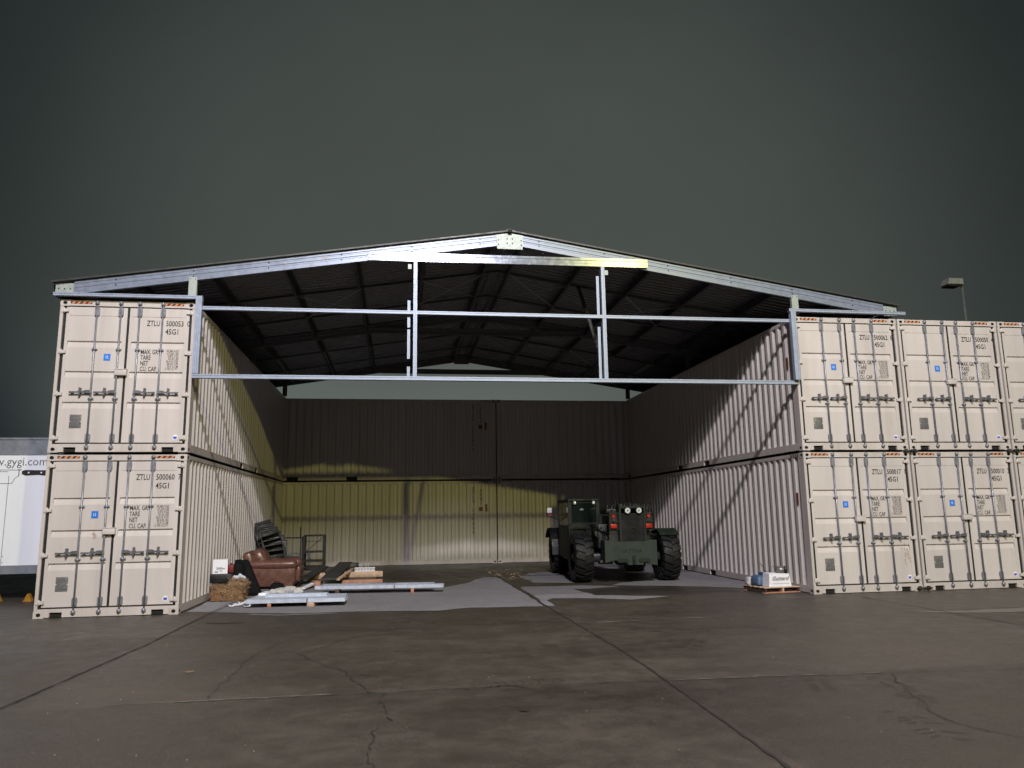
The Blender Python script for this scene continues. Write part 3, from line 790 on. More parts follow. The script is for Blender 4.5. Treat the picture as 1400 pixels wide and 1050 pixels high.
# ink smudges on the front rafter
for x,sz,q in ((2.42,.05,.11),(3.53,.06,.12),(1.62,.03,.13),(4.9,.02,.06)):
    mb=MB()
    for i in range(7):
        a=random.uniform(-1,1)*sz;b=random.uniform(-.4,.4)*sz;rr=random.uniform(.3,.55)*sz
        mb.add([(x-RX+a+rr*math.cos(t*PI/4),-.0615-.0004*i,zt(x)-q+b+rr*.8*math.sin(t*PI/4)-RZ) for t in range(8)],[tuple(range(8))])
    mb.build('dark_smudge',csc,roof,fix=False)

# ------------------------------------------------------------------ framing of the opening
frm=empty('opening_frame',(6.2,-.12,4.36),0,'light galvanised stud framing with two posts and two long rails under the front roof edge','metal frame')
FX,FY,FZ=6.2,-.12,4.36
def cbar(name,a,b,wd,dp,m=galv_s):
    """open C-channel bar with the web towards the viewer, grooved along its length"""
    mb=MB();a=Vector(a)-Vector((FX,FY,FZ));b=Vector(b)-Vector((FX,FY,FZ));d=(b-a).normalized()
    up=Vector((0,-1,0)).cross(d).normalized()
    Yv=Vector((0,1,0));h=wd/2
    prof=[(dp,-h+.012),(dp,-h),(0,-h),(0,-h*.35),(.008,-h*.25),(.008,h*.25),(0,h*.35),(0,h),(dp,h),(dp,h-.012)]
    vs=[]
    for p in (a,b):
        for dy,t in prof: vs.append(p+Yv*dy+up*t)
    n=len(prof);mb.add(vs,[(i,i+1,n+i+1,n+i) for i in range(n-1)])
    return mb.build(name,m,frm,fix=False)
cbar('top_track',(-2.53,-.13,5.905),(.09,-.13,5.905),.062,.09)
cbar('top_track',(12.19,-.22,5.945),(14.93,-.22,5.935),.062,.09)
cbar('side_track',(.085,-.135,4.41),(.085,-.135,5.935),.115,.10)
cbar('side_track',(12.275,-.225,4.42),(12.275,-.225,5.975),.115,.10)
cbar('rail',(.03,-.13,4.365),(12.33,-.14,4.375),.075,.11)
cbar('rail',(.145,-.11,5.705),(12.215,-.14,5.725),.065,.08)
cbar('post',(4.215,-.125,4.402),(4.215,-.125,6.77),.075,.12)
cbar('post',(8.115,-.125,4.412),(8.115,-.125,6.80),.075,.12)
for x,segs in ((4.09,((4.42,4.62),(4.78,5.38),(5.42,5.66),(5.75,5.98))),(8.02,((4.42,5.52),(5.78,6.62)))):
    for a,b in segs:
        cbar('post_stiffener',(x,-.03,a),(x,-.03,b),.055,.05)
for x,z in ((4.10,6.66),(8.19,6.67)):
    mb=MB();mb.box(x-.035-FX,x+.035-FX,-.01,.01,z-.05-FZ,z+.05-FZ);mb.build('clip',galv_w,frm)
for a,b in (((8.16,0,4.52),(8.10,2.0,7.0)),):
    mb=MB();mb.bar(Vector(a)-Vector((FX,FY,FZ)),Vector(b)-Vector((FX,FY,FZ)),.07,.05);mb.build('brace',truss_m,frm)

# ------------------------------------------------------------------ trailer on the left
tr=empty('box_trailer',(-8,3.4,0),0,'white box trailer with a web address and knife drawing, behind the left stack','trailer')
m=MB();m.box(-6,5.2,0,2.4,.755,3.155);m.build('side_wall',trailw,tr)
m=MB();m.box(-6.01,5.21,-.012,2.41,3.156,3.50);m.box(-6.02,5.22,-.03,2.42,3.50,3.545);m.build('top_rail',trailg,tr)  # shade on the upper rail is painted in as grey
m=MB();m.box(-6.01,5.21,-.015,2.41,.575,.754);
for i in range(24): m.box(-5.8+i*.46,-5.77+i*.46,-.02,-.0151,.60,.73)
m.build('bottom_rail',trailg,tr)
for i in range(6):
    x=5.2-.62-i*1.2;m=MB()
    m.box(x-.006,x+.006,-.004,0,.76,2.7)
    for dx in (-.03,.03):
        for z in (.82,.95): m.cyl((x+dx,-.008,z),(x+dx,0,z),.012,6)
    m.build('panel_seam',trailg,tr)
m=MB();text_mb(m,'www.gygi.com',4.16,2.925,.262,-.003,.93,align='RIGHT');m.build('lettering',csc,tr,fix=False)
m=MB();m.prism([(3.64,2.80),(3.70,2.825),(4.13,2.815),(4.13,2.70),(3.98,2.715),(3.72,2.70),(3.64,2.735)],-.008,-.002)
m.cyl((3.78,-.012,2.765),(3.78,-.008,2.765),.018,10,mi=1);m.cyl((4.04,-.012,2.765),(4.04,-.008,2.765),.018,10,mi=1)
m.bar((3.63,-.005,2.83),(3.55,-.005,2.83),.004,.02,mi=2)
m.bar((3.58,-.005,2.70),(3.58,-.005,2.83),.02,.008,mi=2)
for a,b in (((3.6,-.005,2.825),(2.2,-.005,2.84)),((3.58,-.005,2.70),(3.50,-.005,2.64)),((3.50,-.005,2.64),(3.45,-.005,2.53)),((3.45,-.005,2.53),(2.2,-.005,2.52)),((3.35,-.005,2.79),(2.4,-.005,2.80))): m.bar(a,b,.004,.012,mi=2)
m.build('knife_drawing',[ink,whitem,trailg],tr)
for x in (-3.2,-2.0):
    m=MB();m.cyl((x,.1,.5),(x,.4,.5),.5,28);m.cyl((x,.09,.5),(x,.1,.5),.25,16,mi=1);m.build('wheel',[tyre_m,trailg],tr)
m=MB();
for x in (-4.4,4.4): m.box(x-.05,x+.05,.3,.4,.04,.575)
for x in (-4.4,4.4): m.box(x-.12,x+.12,.2,.5,0,.04)
m.build('landing_leg',blackmetal,tr)
for i,(x,y,lab) in enumerate(((-3.93,3.25,'yellow wheel chock on the ground beside the left stack'),(-4.62,3.4,'yellow wheel chock at the left picture edge'))):
    m=MB();m.prism([(-.16,0),(.16,0),(.05,.20),(0,.22),(-.03,.20)],-.09,.09);m.box(-.17,.17,-.10,.10,-.001,.02)
    o=m.build('wheel_chock',yellow);o.scale=(.55,.55,.75);o.location=(x,y,.001);tag(o,lab,'wheel chock','yellow wheel chocks under the trailer')

# ------------------------------------------------------------------ street lamp
sl=empty('street_lamp',(24.95,9.9,0),0,'tall unlit street lamp with a flat box head above the right containers','street lamp')
m=MB();m.cyl((0,0,0),(0,0,10.05),.08,10,r2=.05);m.build('pole',polem,sl)
m=MB();m.cyl((0,0,9.95),(-.14,-.02,10.06),.03,8);m.build('arm',polem,sl)
m=MB();m.prism([(-.72,9.98),(-.66,10.20),(-.10,10.20),(-.08,9.98)],-.2,.2);m.prism([(-.74,9.90),(-.70,9.98),(-.10,9.98),(-.2,9.90)],-.19,.19,mi=1);m.build('lamp_head',[lampm,blackmetal],sl)

# ------------------------------------------------------------------ rough terrain forklift
tk=empty('telehandler',(9.56,4.02,0),math.radians(-2),'dark green rough-terrain telehandler with cab on the left, parked tail outwards','telehandler')
m=MB();m.box(-.42,.42,-.2,4.0,.52,.86);m.box(-.48,.48,-.35,.9,.62,.95);m.rbox((0,.0,.60),(2.1,.22,.22),.06);m.rbox((0,0,.60),(.46,.42,.42),.12);m.rbox((0,3.05,.60),(2.1,.22,.22),.06);m.box(-1.15,-.5,.95,2.3,.48,.80);m.box(.5,1.0,.95,2.3,.50,1.0);m.rbox((-.55,-.35,.50),(.34,.2,.1),.03)
m.build('chassis',[engm],tk)
m=MB()
P=[(-.64,1.03),(-.40,1.03),(-.40,1.00),(.42,1.00),(.42,1.03),(.66,1.03),(.66,.42),(.50,.45),(.34,.53),(.30,.44),(-.05,.44),(-.16,.53),(-.40,.56),(-.64,.50)]
m.prism(P,-.72,-.30)
cwm=mat('olive_drab_casting',(.026,.036,.029),.6,spec=.25,var=.2,scale=6,bump=.2,dirt=.3,dirtcol=(.014,.017,.014))
cw=m.build('counterweight',cwm,tk)
m=MB()
for cx in (-.20,.34):
    n=12;pts=[(cx+(.10 if i<6 else -.10)+.045*math.cos(-PI/2+PI*i/5 if i<6 else PI/2+PI*(i-6)/5),.55+.045*math.sin(-PI/2+PI*i/5 if i<6 else PI/2+PI*(i-6)/5)) for i in range(12)]
    m.prism(pts,-.745,-.722)
m.box(.04,.11,-.77,-.722,.46,.66)
m.cyl((.075,-.80,.56),(.075,-.722,.56),.035,8)
m.build('tow_lug',green,cw)
m=MB();text_mb(m,'SKYTRAK',.05,.73,.125,-.7225,.95,align='CENTER',bold=.01);m.build('embossed_lettering',hole_m,cw,fix=False)
m=MB();
m.box(-.25,-.20,-.70,-.45,.88,1.88);m.box(.37,.42,-.70,-.45,.88,1.88);m.box(-.20,.37,-.66,-.45,1.80,1.86);m.box(-.2,.37,-.6,1.4,.95,1.62)
m.build('engine_hood',green,tk)
m=MB();m.box(-.199,.369,-.675,-.61,.90,1.68)
for rr in (.06,.11,.16,.21,.25):
    for i in range(24):
        a=2*PI*i/24;b=2*PI*(i+1)/24
        for zc in (1.14,1.48):
            if rr<.2:m.cyl((.085+rr*math.cos(a),-.69,zc+rr*math.sin(a)),(.085+rr*math.cos(b),-.69,zc+rr*math.sin(b)),.005,4,mi=0,cap=False)
for i in range(10): m.box(-.19,.36,-.682,-.6755,.94+i*.075,.955+i*.075)
for i in range(46): 
    x=random.uniform(-.19,.36);z=random.uniform(.92,1.66);m.box(x,x+.008,-.684,-.6822,z,z+.008,mi=1)
m.build('radiator_grille',[hole_m,potd],tk)
for x in (-.05,.235):
    m=MB();m.cyl((x,-.69,1.745),(x,-.76,1.745),.06,16,r2=.074);m.cyl((x,-.760,1.745),(x,-.768,1.745),.066,16,mi=1);m.cyl((x,-.769,1.745),(x,-.772,1.745),.02,8,mi=0)
    m.build('work_light',[potd,lensw],tk)
for x0 in (-.49,.40):
    x1=x0+.22
    m=MB();m.box(x0,x1,-.60,-.56,1.28,1.69);
    for a in (x0-.01,x1+.0): m.box(a,a+.012,-.70,-.56,1.27,1.70)
    for z in (1.27,1.485,1.69): m.box(x0+.002,x1,-.70,-.688,z,z+.012)
    t=m.build('tail_light_housing',green,tk)
    m=MB();m.cyl(((x0+x1)/2,-.60,1.61),((x0+x1)/2,-.655,1.61),.052,16,r2=.042);m.build('lens',redl,t)
    m=MB();m.cyl(((x0+x1)/2,-.60,1.52),((x0+x1)/2,-.64,1.52),.045,14);m.build('lens',potd,t)
    m=MB();m.rbox(((x0+x1)/2,-.63,1.37),(.17,.06,.11),.015);m.build('lens',redl,t)
# hoses, caps and filters on top of and beside the engine
m=MB();random.seed(3)
for i in range(22):
    x=random.uniform(-.42,.55);y=random.uniform(-.5,.3);h=random.uniform(.05,.16)
    m.cyl((x,y,1.72),(x,y,1.82+h),random.uniform(.012,.035),8)
for i in range(7):
    x=-.4+i*.15;m.tube([(x,-.45,1.6),(x+.03,-.5,1.86),(x+.12,-.42,1.93),(x+.2,-.3,1.7)],.016,6)
m.rbox((.0,0,1.74),(1.0,.7,.16),.05)
m.cyl((-.62,-.15,1.20),(-.62,.3,1.20),.13,14);m.cyl((-.62,-.16,1.35),(-.62,.1,1.35),.06,12);m.cyl((-.45,-.3,1.0),(-.45,.2,1.0),.10,12)
m.tube([(-.8,-.2,1.4),(-.62,-.35,1.32),(-.48,-.3,1.15),(-.5,-.3,.95)],.022,8);m.cyl((-.62,-.19,1.20),(-.62,-.15,1.20),.07,12)
m.tube([(.62,-.3,1.0),(.58,-.35,1.3),(.5,-.3,1.6)],.02,8);m.box(-.48,-.25,-.55,.2,.9,1.25)
for i in range(6): m.box(-.58,-.50,-.28,-.24,1.02+i*.045,1.04+i*.045)
m.rbox((-.52,.35,1.12),(.34,1.1,.62),.04);m.rbox((.72,1.15,.95),(.5,1.3,.55),.05);m.rbox((.52,.1,1.15),(.22,.9,.5),.04);m.build('engine',engm,tk)
m=MB();m.prism([(.0,1.02),(.3,1.45),(4.8,1.20),(5.1,1.0),(4.9,.85)],-.38,-.06,axis='x');m.box(-.36,-.08,4.9,5.05,.25,1.1);m.box(-.36,-.25,5.05,6.1,.24,.29);m.box(-.19,-.08,5.05,6.1,.24,.29)
m.build('lift_boom',green,tk)
# cab
m=MB()
x0,x1,y0,y1=-1.27,-.44,.62,2.15
m.rbox(((x0+x1)/2,(y0+y1)/2,2.035),(x1-x0+.02,y1-y0+.04,.07),.02)
for a in (x0+.03,x1-.03):
    for b in (y0+.03,y1-.03): m.box(a-.03,a+.03,b-.03,b+.03,1.36,2.005)
m.box(x0,x1,y0,y0+.06,1.30,1.42);m.box(x0,x0+.05,y0+.06,y1,1.25,1.38);m.box(x1-.05,x1,y0+.06,y1,1.1,1.38)
m.box(x0+.06,x1-.05,y0-.02,y1,.62,1.30);m.rbox((x0+.03,(y0+y1)/2,.92),(.06,y1-y0,.75),.02)
m.prism([(x0+.1,1.30),(x1+.05,1.30),(x1+.0,1.36),(x0+.2,1.36)],y0-.10,y0-.02)
m.prism([(x0+.48,1.10),(x1-.06,1.10),(x1-.02,1.29),(x0+.42,1.29)],y0-.12,y0-.02)
m.bar((x0-.0,y0-.05,1.16),(x0+.28,y0-.05,1.34),.03,.03)
cab=m.build('cab',green,tk)
m=MB();m.box(x0+.065,x1-.065,y0+.005,y0+.02,1.425,1.985);m.build('rear_window',glassd,cab);m=MB();m.box(x0+.062,x1-.062,y1-.03,y1-.02,1.39,2.0);m.build('windscreen',glassd,cab)
m=MB()
xw0,xw1,zw0,zw1=x0+.055,x1-.055,1.43,1.98
for a in ((xw0,xw0+.03,zw0,zw1),(xw1-.03,xw1,zw0,zw1),(xw0+.03,xw1-.03,zw0,zw0+.025),(xw0+.03,xw1-.03,zw1-.025,zw1)): m.box(a[0],a[1],y0-.012,y0+.003,a[2],a[3])
m.build('window_frame',green,cab)
m=MB();m.box(x0+.012,x0+.02,y0+.08,y1-.08,1.40,1.98);m.build('side_window',glassd,cab)
for x in (x0+.17,x1-.16):
    m=MB();m.rbox((x,y0-.05,1.965),(.07,.06,.085),.02);m.build('cab_light',lensw,cab)
m=MB();m.rbox((x0+.36,y0-.0135,1.79),(.09,.006,.05),.002);m.build('window_sticker',csc,cab)
m=MB();m.tube([(x0-.0,y1-.2,1.50),(x0-.22,y1-.05,1.62),(x0-.27,y1-.05,1.80)],.014,6);m.rbox((x0-.26,y1-.08,1.74),(.15,.05,.26),.03)
mi_=m.build('mirror',blackp,tk)
m=MB();m.box(x0-.325,x0-.195,y1-.112,y1-.106,1.72,1.86);m.box(x0-.31,x0-.20,y1-.112,y1-.106,1.62,1.70,mi=1);m.build('mirror_glass',[lensw,redm],mi_)
# wheels
def tyre(mb,rw=.46,R=.60):
    prof=[(-.20,.33),(-.225,.40),(-.23,.50),(-.20,.565),(-.12,.578),(0,.582),(.12,.578),(.20,.565),(.23,.50),(.225,.40),(.20,.33)]
    n=40;vs=[]
    for i in range(n):
        t=2*PI*i/n
        for x,rr in prof: vs.append((x,math.cos(t)*rr,math.sin(t)*rr))
    k=len(prof);fs=[(i*k+j,i*k+j+1,((i+1)%n)*k+j+1,((i+1)%n)*k+j) for i in range(n) for j in range(k-1)]
    mb.add(vs,fs,None,0,True)
    nl=20
    for s_ in (-1,1):
        for i in range(nl):
            t0=2*PI*(i+(.5 if s_>0 else 0))/nl
            def P(x,da,rr): return (x*s_,math.cos(t0+da)*rr,math.sin(t0+da)*rr)
            w_=.085
            ring=[(.0,.13,.622),(.12,.06,.622),(.215,.0,.606),(.238,-.01,.52)]
            vs=[]
            for x,da,rr in ring:
                vs+=[P(x,da-w_,rr),P(x,da+w_,rr),P(x,da-w_*1.15,rr-.055),P(x,da+w_*1.15,rr-.055)]
            fs=[]
            for q in range(3):
                o=q*4;fs+=[(o,o+1,o+5,o+4),(o,o+4,o+6,o+2),(o+1,o+3,o+7,o+5)]
            fs+=[(0,2,3,1),(12,13,15,14)]
            mb.add(vs,fs)
first=None
for i,(x,y) in enumerate(((-1.10,0),(1.10,0),(-1.10,3.05),(1.10,3.05))):
    s_=-1 if x<0 else 1
    m=MB();m.cyl((s_*.02,0,0),(s_*.19,0,0),.12,14);m.cyl((s_*.19,0,0),(s_*.22,0,0),.07,10)
    for k in range(8): t=2*PI*k/8;m.cyl((s_*.10,.17*math.cos(t),.17*math.sin(t)),(s_*.135,.17*math.cos(t),.17*math.sin(t)),.018,6)
    wh=m.build('wheel',green,tk);wh.location=(x,y,.618);wh.rotation_euler=(random.uniform(0,1),0,0)
    if first is None:
        m=MB();tyre(m);ty=m.build('tyre',tyre_m,wh)
        m=MB();m.cyl((-.17,0,0),(.17,0,0),.335,28,cap=False);m.cyl((.09,0,0),(.10,0,0),.33,28);m.cyl((-.10,0,0),(-.09,0,0),.33,28);rm=m.build('rim',green,wh);first=(ty.data,rm.data)
    else:
        for nm,me in zip(('tyre','rim'),first):
            o=D.objects.new(nm,me);COL.objects.link(o);o.parent=wh
# fenders
for (x,y,sx) in ((1.12,.02,1),(-1.15,3.05,1),(1.12,3.05,1)):
    m=MB();n=8;vs=[];R_=.655
    for i in range(n+1):
        t=math.radians(50+75*i/n) if y<1 else math.radians(-5+150*i/n)
        for rr in (R_,R_+.02):
            for xx in (-.27,.22): vs.append((x+xx,y-math.cos(t)*rr,.618+math.sin(t)*rr))
    fs=[]
    for i in range(n):
        o=i*4;fs+=[(o,o+4,o+5,o+1),(o+2,o+3,o+7,o+6),(o,o+2,o+6,o+4),(o+1,o+5,o+7,o+3)]
    fs+=[(0,1,3,2),(4*n,4*n+2,4*n+3,4*n+1)]
    m.add(vs,fs);
    m.build('mudguard',green if y<1 else blackp,tk)

# ------------------------------------------------------------------ armchair
ac=empty('armchair',(.78,4.95,0),0,'brown leather armchair with rolled arms, pushed against the left container wall','armchair')
m=MB();m.rbox((.10,0,.26),(1.12,1.0,.40),.04,puff=.02);m.build('base',leather,ac)
for s_ in (-1,1):
    m=MB();yy=s_*.42
    m.rbox((.12,yy,.36),(1.16,.16,.46),.05)
    n=20;vs=[];ks=12
    pts=[(-.48,.075),(-.3,.105),(0,.115),(.35,.118),(.62,.118),(.70,.105),(.725,.06)]
    for (x,rr) in pts:
        for k in range(n):
            t=2*PI*k/n;vs.append((x,yy+rr*1.15*math.cos(t),.575+rr*math.sin(t)))
    m.add(vs,[(i*n+k,i*n+(k+1)%n,(i+1)*n+(k+1)%n,(i+1)*n+k) for i in range(len(pts)-1) for k in range(n)],None,0,True)
    m.add(vs[-n:],[tuple(range(n))]);
    m.build('arm',leather,ac)
    q=MB();q.cyl((.726,yy,.575),(.738,yy,.575),.045,14);q.build('arm_button',leather,ac.children[-1])
m=MB();m.rbox((-.38,0,.58),(.24,.98,.62),.09,rot=(0,-.30,0),puff=.05);m.build('backrest',leather,ac)
m=MB();m.rbox((-.19,0,.70),(.36,.70,.46),.15,rot=(0,-.45,0),puff=.12);m.build('back_cushion',leather,ac)
m=MB();m.rbox((.25,0,.50),(.82,.64,.18),.07,puff=.25);m.build('seat_cushion',leather,ac)
m=MB();m.rbox((.73,0,.34),(.14,.70,.36),.05,puff=.05);m.build('footrest',leather,ac)
for x in (-.4,.6):
    for y in (-.42,.42): m=MB();m.cyl((x,y,0),(x,y,.07),.035,10);m.build('foot',blackp,ac)

# ------------------------------------------------------------------ pile beside the left wall
random.seed(11)
m=MB();
def bx(x0,x1,y0,y1,z0,z1,k=8):
    bm=bmesh.new();bmesh.ops.create_cube(bm,size=1);bmesh.ops.subdivide_edges(bm,edges=bm.edges[:],cuts=k,use_grid_fill=True)
    for v in bm.verts:
        p=Vector(((x0+x1)/2+v.co.x*(x1-x0),(y0+y1)/2+v.co.y*(y1-y0),(z0+z1)/2+v.co.z*(z1-z0)))
        p+=Vector(noise.noise_vector(p*9))*.035
        p.z=max(p.z,.004);v.co=p
    r_=([v.co.copy() for v in bm.verts],[[v.index for v in f_.verts] for f_ in bm.faces]);bm.free();return r_
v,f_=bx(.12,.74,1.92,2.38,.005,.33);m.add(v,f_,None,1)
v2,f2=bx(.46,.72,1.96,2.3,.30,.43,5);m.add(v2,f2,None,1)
vv=v+v2
for i in range(2600):
    p=random.choice(vv);d=Vector((random.gauss(0,1),random.gauss(0,.6),random.gauss(0,1))).normalized()
    c0=Vector((.43,2.15,.2));o_=(p-c0).normalized()*random.uniform(.0,.035)
    l_=random.uniform(.02,.06);a=p+o_-d*l_;b=p+o_+d*l_
    if min(a.z,b.z)<.004: continue
    wv=d.cross((p-c0).normalized()).normalized()*random.uniform(.002,.0045)
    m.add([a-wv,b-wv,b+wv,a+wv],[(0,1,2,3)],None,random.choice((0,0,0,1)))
o=m.build('straw_bale',[straw,straw2],fix=False);tag(o,'loose golden straw bale at the foot of the left container wall','straw bale')
cs=empty('black_case',(.27,2.18,.375),.05,'black hard case lying on the left end of the straw bale','case')
m=MB();m.rbox((0,0,.09),(.44,.36,.18),.02);m.build('case_body',blackp,cs)
m=MB();m.box(-.10,.10,-.195,-.18,.07,.085);m.box(-.10,-.09,-.195,-.176,.07,.11);m.box(.09,.10,-.195,-.176,.07,.11);m.cyl((.15,-.185,.1),(.15,-.178,.1),.012,8,mi=1);m.build('case_handle',[blackp,chrome],cs)
m=MB();m.box(-.145,.145,-.12,.12,0,.29)
for i,(a,b,z) in enumerate(((-.08,.09,.09),(-.09,.05,.12),(-.06,.10,.105),(-.11,-.03,.05),(0,.05,.04),(-.02,.03,.065))): m.box(a,b,-.1215,-.12,z,z+.008,mi=1)
m.box(-.11,-.04,-.1215,-.12,.02,.035,mi=2)
o=m.build('cardboard_box',[paper,ink,bluebag],fix=True);o.location=(.235,2.17,.558);o.rotation_euler=(0,0,.12);tag(o,'white cardboard box with small dark print, standing on the black case','box')
m=MB();m.rbox((0,0,.09),(.12,.12,.18),.03);m.cyl((0,0,.18),(0,0,.21),.03,10);o=m.build('red_container',redm);o.location=(.44,2.2,.556);tag(o,'small dark red plastic container beside the white box','container')
m=MB();m.rbox((0,0,.36),(.26,.30,.72),.1,puff=.12);m.tube([(-.08,0,.70),(-.05,0,.80),(.05,0,.80),(.08,0,.70)],.014);o=m.build('black_bag',blackf);o.location=(.50,2.66,.0);o.rotation_euler=(0,.0,.3);tag(o,'bulging black fabric bag standing behind the straw bale','bag')
m=MB();random.seed(8)
for i in range(6): m.rbox((random.uniform(-.08,.08),random.uniform(-.04,.04),.04+random.uniform(0,.06)),(random.uniform(.09,.16),.10,random.uniform(.05,.09)),.02,rot=(random.uniform(-.6,.6),random.uniform(-.8,.8),random.uniform(0,3)),puff=.4)
o=m.build('plastic_bag',clearb);o.location=(.62,2.25,.39);tag(o,'crumpled pale blue and white plastic bag on the straw','plastic bag')
# leaning padded back
m=MB();n=10;vs=[]
for i in range(n+1):
    t=i/n;z=.02+t*.76;x=.80-.33*t;hw=.17-.015*t-.05*max(0,t-.85)*3
    for sx in (-1,-.5,.5,1):
        for dy in (0,.09): vs.append((x+sx*hw,2.95+.10*t+dy-.03*(1-abs(sx)) *(1 if dy==0 else -1),z))
fs=[]
for i in range(n):
    o=i*8;q=o+8
    for j in range(3): fs+=[(o+2*j,o+2*j+2,q+2*j+2,q+2*j),(o+2*j+1,q+2*j+1,q+2*j+3,o+2*j+3)]
    fs+=[(o,q,q+1,o+1),(o+6,o+7,q+7,q+6)]
fs+=[(0,1,3,2),(2,3,5,4),(4,5,7,6)];e_=n*8;fs+=[(e_,e_+2,e_+3,e_+1),(e_+2,e_+4,e_+5,e_+3),(e_+4,e_+6,e_+7,e_+5)]
m.add(vs,fs,None,0,True)
o=m.build('padded_backrest',blackf);tag(o,'tall black padded backrest leaning on the near arm of the brown armchair','backrest')
m=MB();m.rbox((0,0,.11),(.30,.22,.22),.07,puff=.2);m.tube([(-.08,-.05,.2),(-.04,-.08,.27),(.05,-.08,.27),(.09,-.05,.2)],.01);o=m.build('small_bag',blackf);o.location=(1.22,3.35,0);tag(o,'small black bag on the floor in front of the armchair','bag')

# stacked chairs
def make_chair():
    r_=empty('stacking_chair')
    m=MB();m.rbox((0,0,.45),(.44,.42,.035),.015);m.build('seat',blackp,r_)
    m=MB();m.rbox((0,.23,.76),(.43,.03,.34),.012,rot=(-.15,0,0))
    m.build('backrest',blackp,r_)
    m=MB()
    for i in range(5): m.bar((-.19+i*.02,.205-.005*i,.62+i*.065),(.19,.2,.62+i*.065),.006,.012)
    m.build('back_ribs',potd,r_)
    m=MB()
    for s_ in (-1,1):
        x=s_*.225
        m.tube([(x,-.24,0),(x,-.20,.44),(x,.20,.47),(x,.27,.94)],.012,8);m.tube([(x,.27,0),(x,.18,.46)],.012,8)
    m.tube([(-.225,.27,.94),(.225,.27,.94)],.012,8);m.tube([(-.225,-.22,.2),(.225,-.22,.2)],.010,8)
    m.build('frame',tubed,r_)
    return r_
ch0=make_chair()
labs=['lowest black stacking chair of the leaning stack behind the armchair','second black chair up in the stack behind the armchair','third black chair up in the stack behind the armchair','fourth black chair up in the stack behind the armchair','fifth black chair up in the stack behind the armchair','topmost black chair of the stack behind the armchair']
for i in range(6):
    c_=ch0 if i==0 else copy_tree(ch0)
    c_.scale=(1.15,1.15,1.15);c_.location=(.68-.018*i,6.7+.05*i,.001+.14*i);c_.rotation_euler=(-.07*i,-.05*i,.12+.06*i);tag(c_,labs[i],'chair','black chairs stacked behind the armchair')
# black metal rack
rk=empty('metal_rack',(1.3,10,0),0,'open black metal shelf rack standing against the back wall','rack')
m=MB()
for x in (-.29,.32):
    for y in (0,.45): m.box(x-.03,x+.03,y-.03,y+.03,0,1.11)
m.build('upright',blackmetal,rk)
for z in (1.12,.62,.34,.16):
    m=MB()
    for y in (0,.45): m.bar((-.29,y,z),(.34,y,z),.045,.05)
    for x in (-.29,.32): m.bar((x,0,z),(x,.45,z),.03,.03)
    if z<.7 and z>.2: m.box(-.27,.30,.02,.43,z-.008,z+.008)
    m.build('shelf',blackmetal,rk)
m=MB();m.bar((-.24,.46,.64),(.28,.46,1.08),.02,.02);m.bar((-.24,.0,.95),(.26,.0,.95),.015,.02);m.build('brace',blackmetal,rk)
tb=empty('metal_table',(.62,9.9,0),0,'low black metal table left of the rack, half hidden by the chairs','table')
m=MB();m.box(-.38,.36,-.25,.3,1.05,1.085);m.build('table_top',blackmetal,tb)
for x in (-.34,.33):
    for y in (-.21,.26): m=MB();m.box(x-.015,x+.015,y-.015,y+.015,0,1.05);m.build('leg',blackmetal,tb)
m=MB();m.bar((-.34,-.21,.5),(.33,-.21,.5),.02,.03);m.bar((-.34,-.21,.42),(.33,-.21,.42),.02,.02);m.cyl((.31,-.1,1.086),(.31,-.1,1.40),.018,8);m.build('rail',blackmetal,tb)

# ------------------------------------------------------------------ steel channels on the floor
galv_f=mat('bright_galvanised_steel',(.52,.58,.72),.42,metal=.3,var=.15,scale=9,dirt=.3,dirtcol=(.3,.33,.4))
def channel(x0,y0,x1,y1,wd,z,lab,m_=galv_f,h=.072,grp='galvanised channels laid on the floor'):
    a=Vector((x0,y0,0));b=Vector((x1,y1,0));d=(b-a);Ln=d.length;ang=math.atan2(d.y,d.x)
    mb=MB();hw=wd/2
    prof=[(-hw,0),(-hw,h),(-hw*.4,h),(-hw*.33,h-.007),(-hw*.1,h-.007),(0,h),(hw*.4,h),(hw,h),(hw,0),(hw-.006,0),(hw-.006,h-.012),(-hw+.006,h-.012),(-hw+.006,0)]
    n=len(prof);vs=[(-Ln/2,p,q) for p,q in prof]+[(Ln/2,p,q) for p,q in prof]
    mb.add(vs,[(i,(i+1)%n,n+(i+1)%n,n+i) for i in range(n)]+[tuple(range(n))[::-1],tuple(range(n,2*n))])
    o=mb.build('steel_channel',m_);c_=(a+b)/2;o.location=(c_.x,c_.y,z);o.rotation_euler=(0,0,ang);tag(o,lab,'steel channel',grp)
channel(1.06,.72,2.20,.66,.26,.085,'front left galvanised channel of the near pile, resting on wood blocks')
channel(2.22,.66,2.93,.62,.26,.085,'front right galvanised channel of the near pile, shorter, butted at the strap')
channel(1.10,1.02,2.93,.92,.28,.085,'second galvanised channel of the near pile, behind the front pair')
channel(1.12,1.34,2.90,1.24,.28,.085,'third galvanised channel of the near pile, under the grey cloth')
channel(1.35,1.12,2.55,1.06,.20,.137,'narrow galvanised channel lying on top of the near pile')
channel(2.12,3.02,3.86,2.80,.28,.11,'long galvanised channel at the left of the far pile')
channel(3.88,2.80,4.95,2.66,.26,.11,'right end galvanised channel of the far pile')
channel(2.25,3.32,3.9,3.11,.26,.11,'rear galvanised channel of the far pile, beside the timber')
channel(3.3,3.18+.1,4.75,3.0,.22,.11,'rear right galvanised channel of the far pile')
def block(name,x,y,sx,sy,sz,m_,lab,rz=0,z=.001,cat='wood block',grp=None):
    mb=MB();mb.rbox((0,0,sz/2),(sx,sy,sz),.004,seg=1);o=mb.build(name,m_);o.location=(x,y,z);o.rotation_euler=(0,0,rz);tag(o,lab,cat,grp);return o
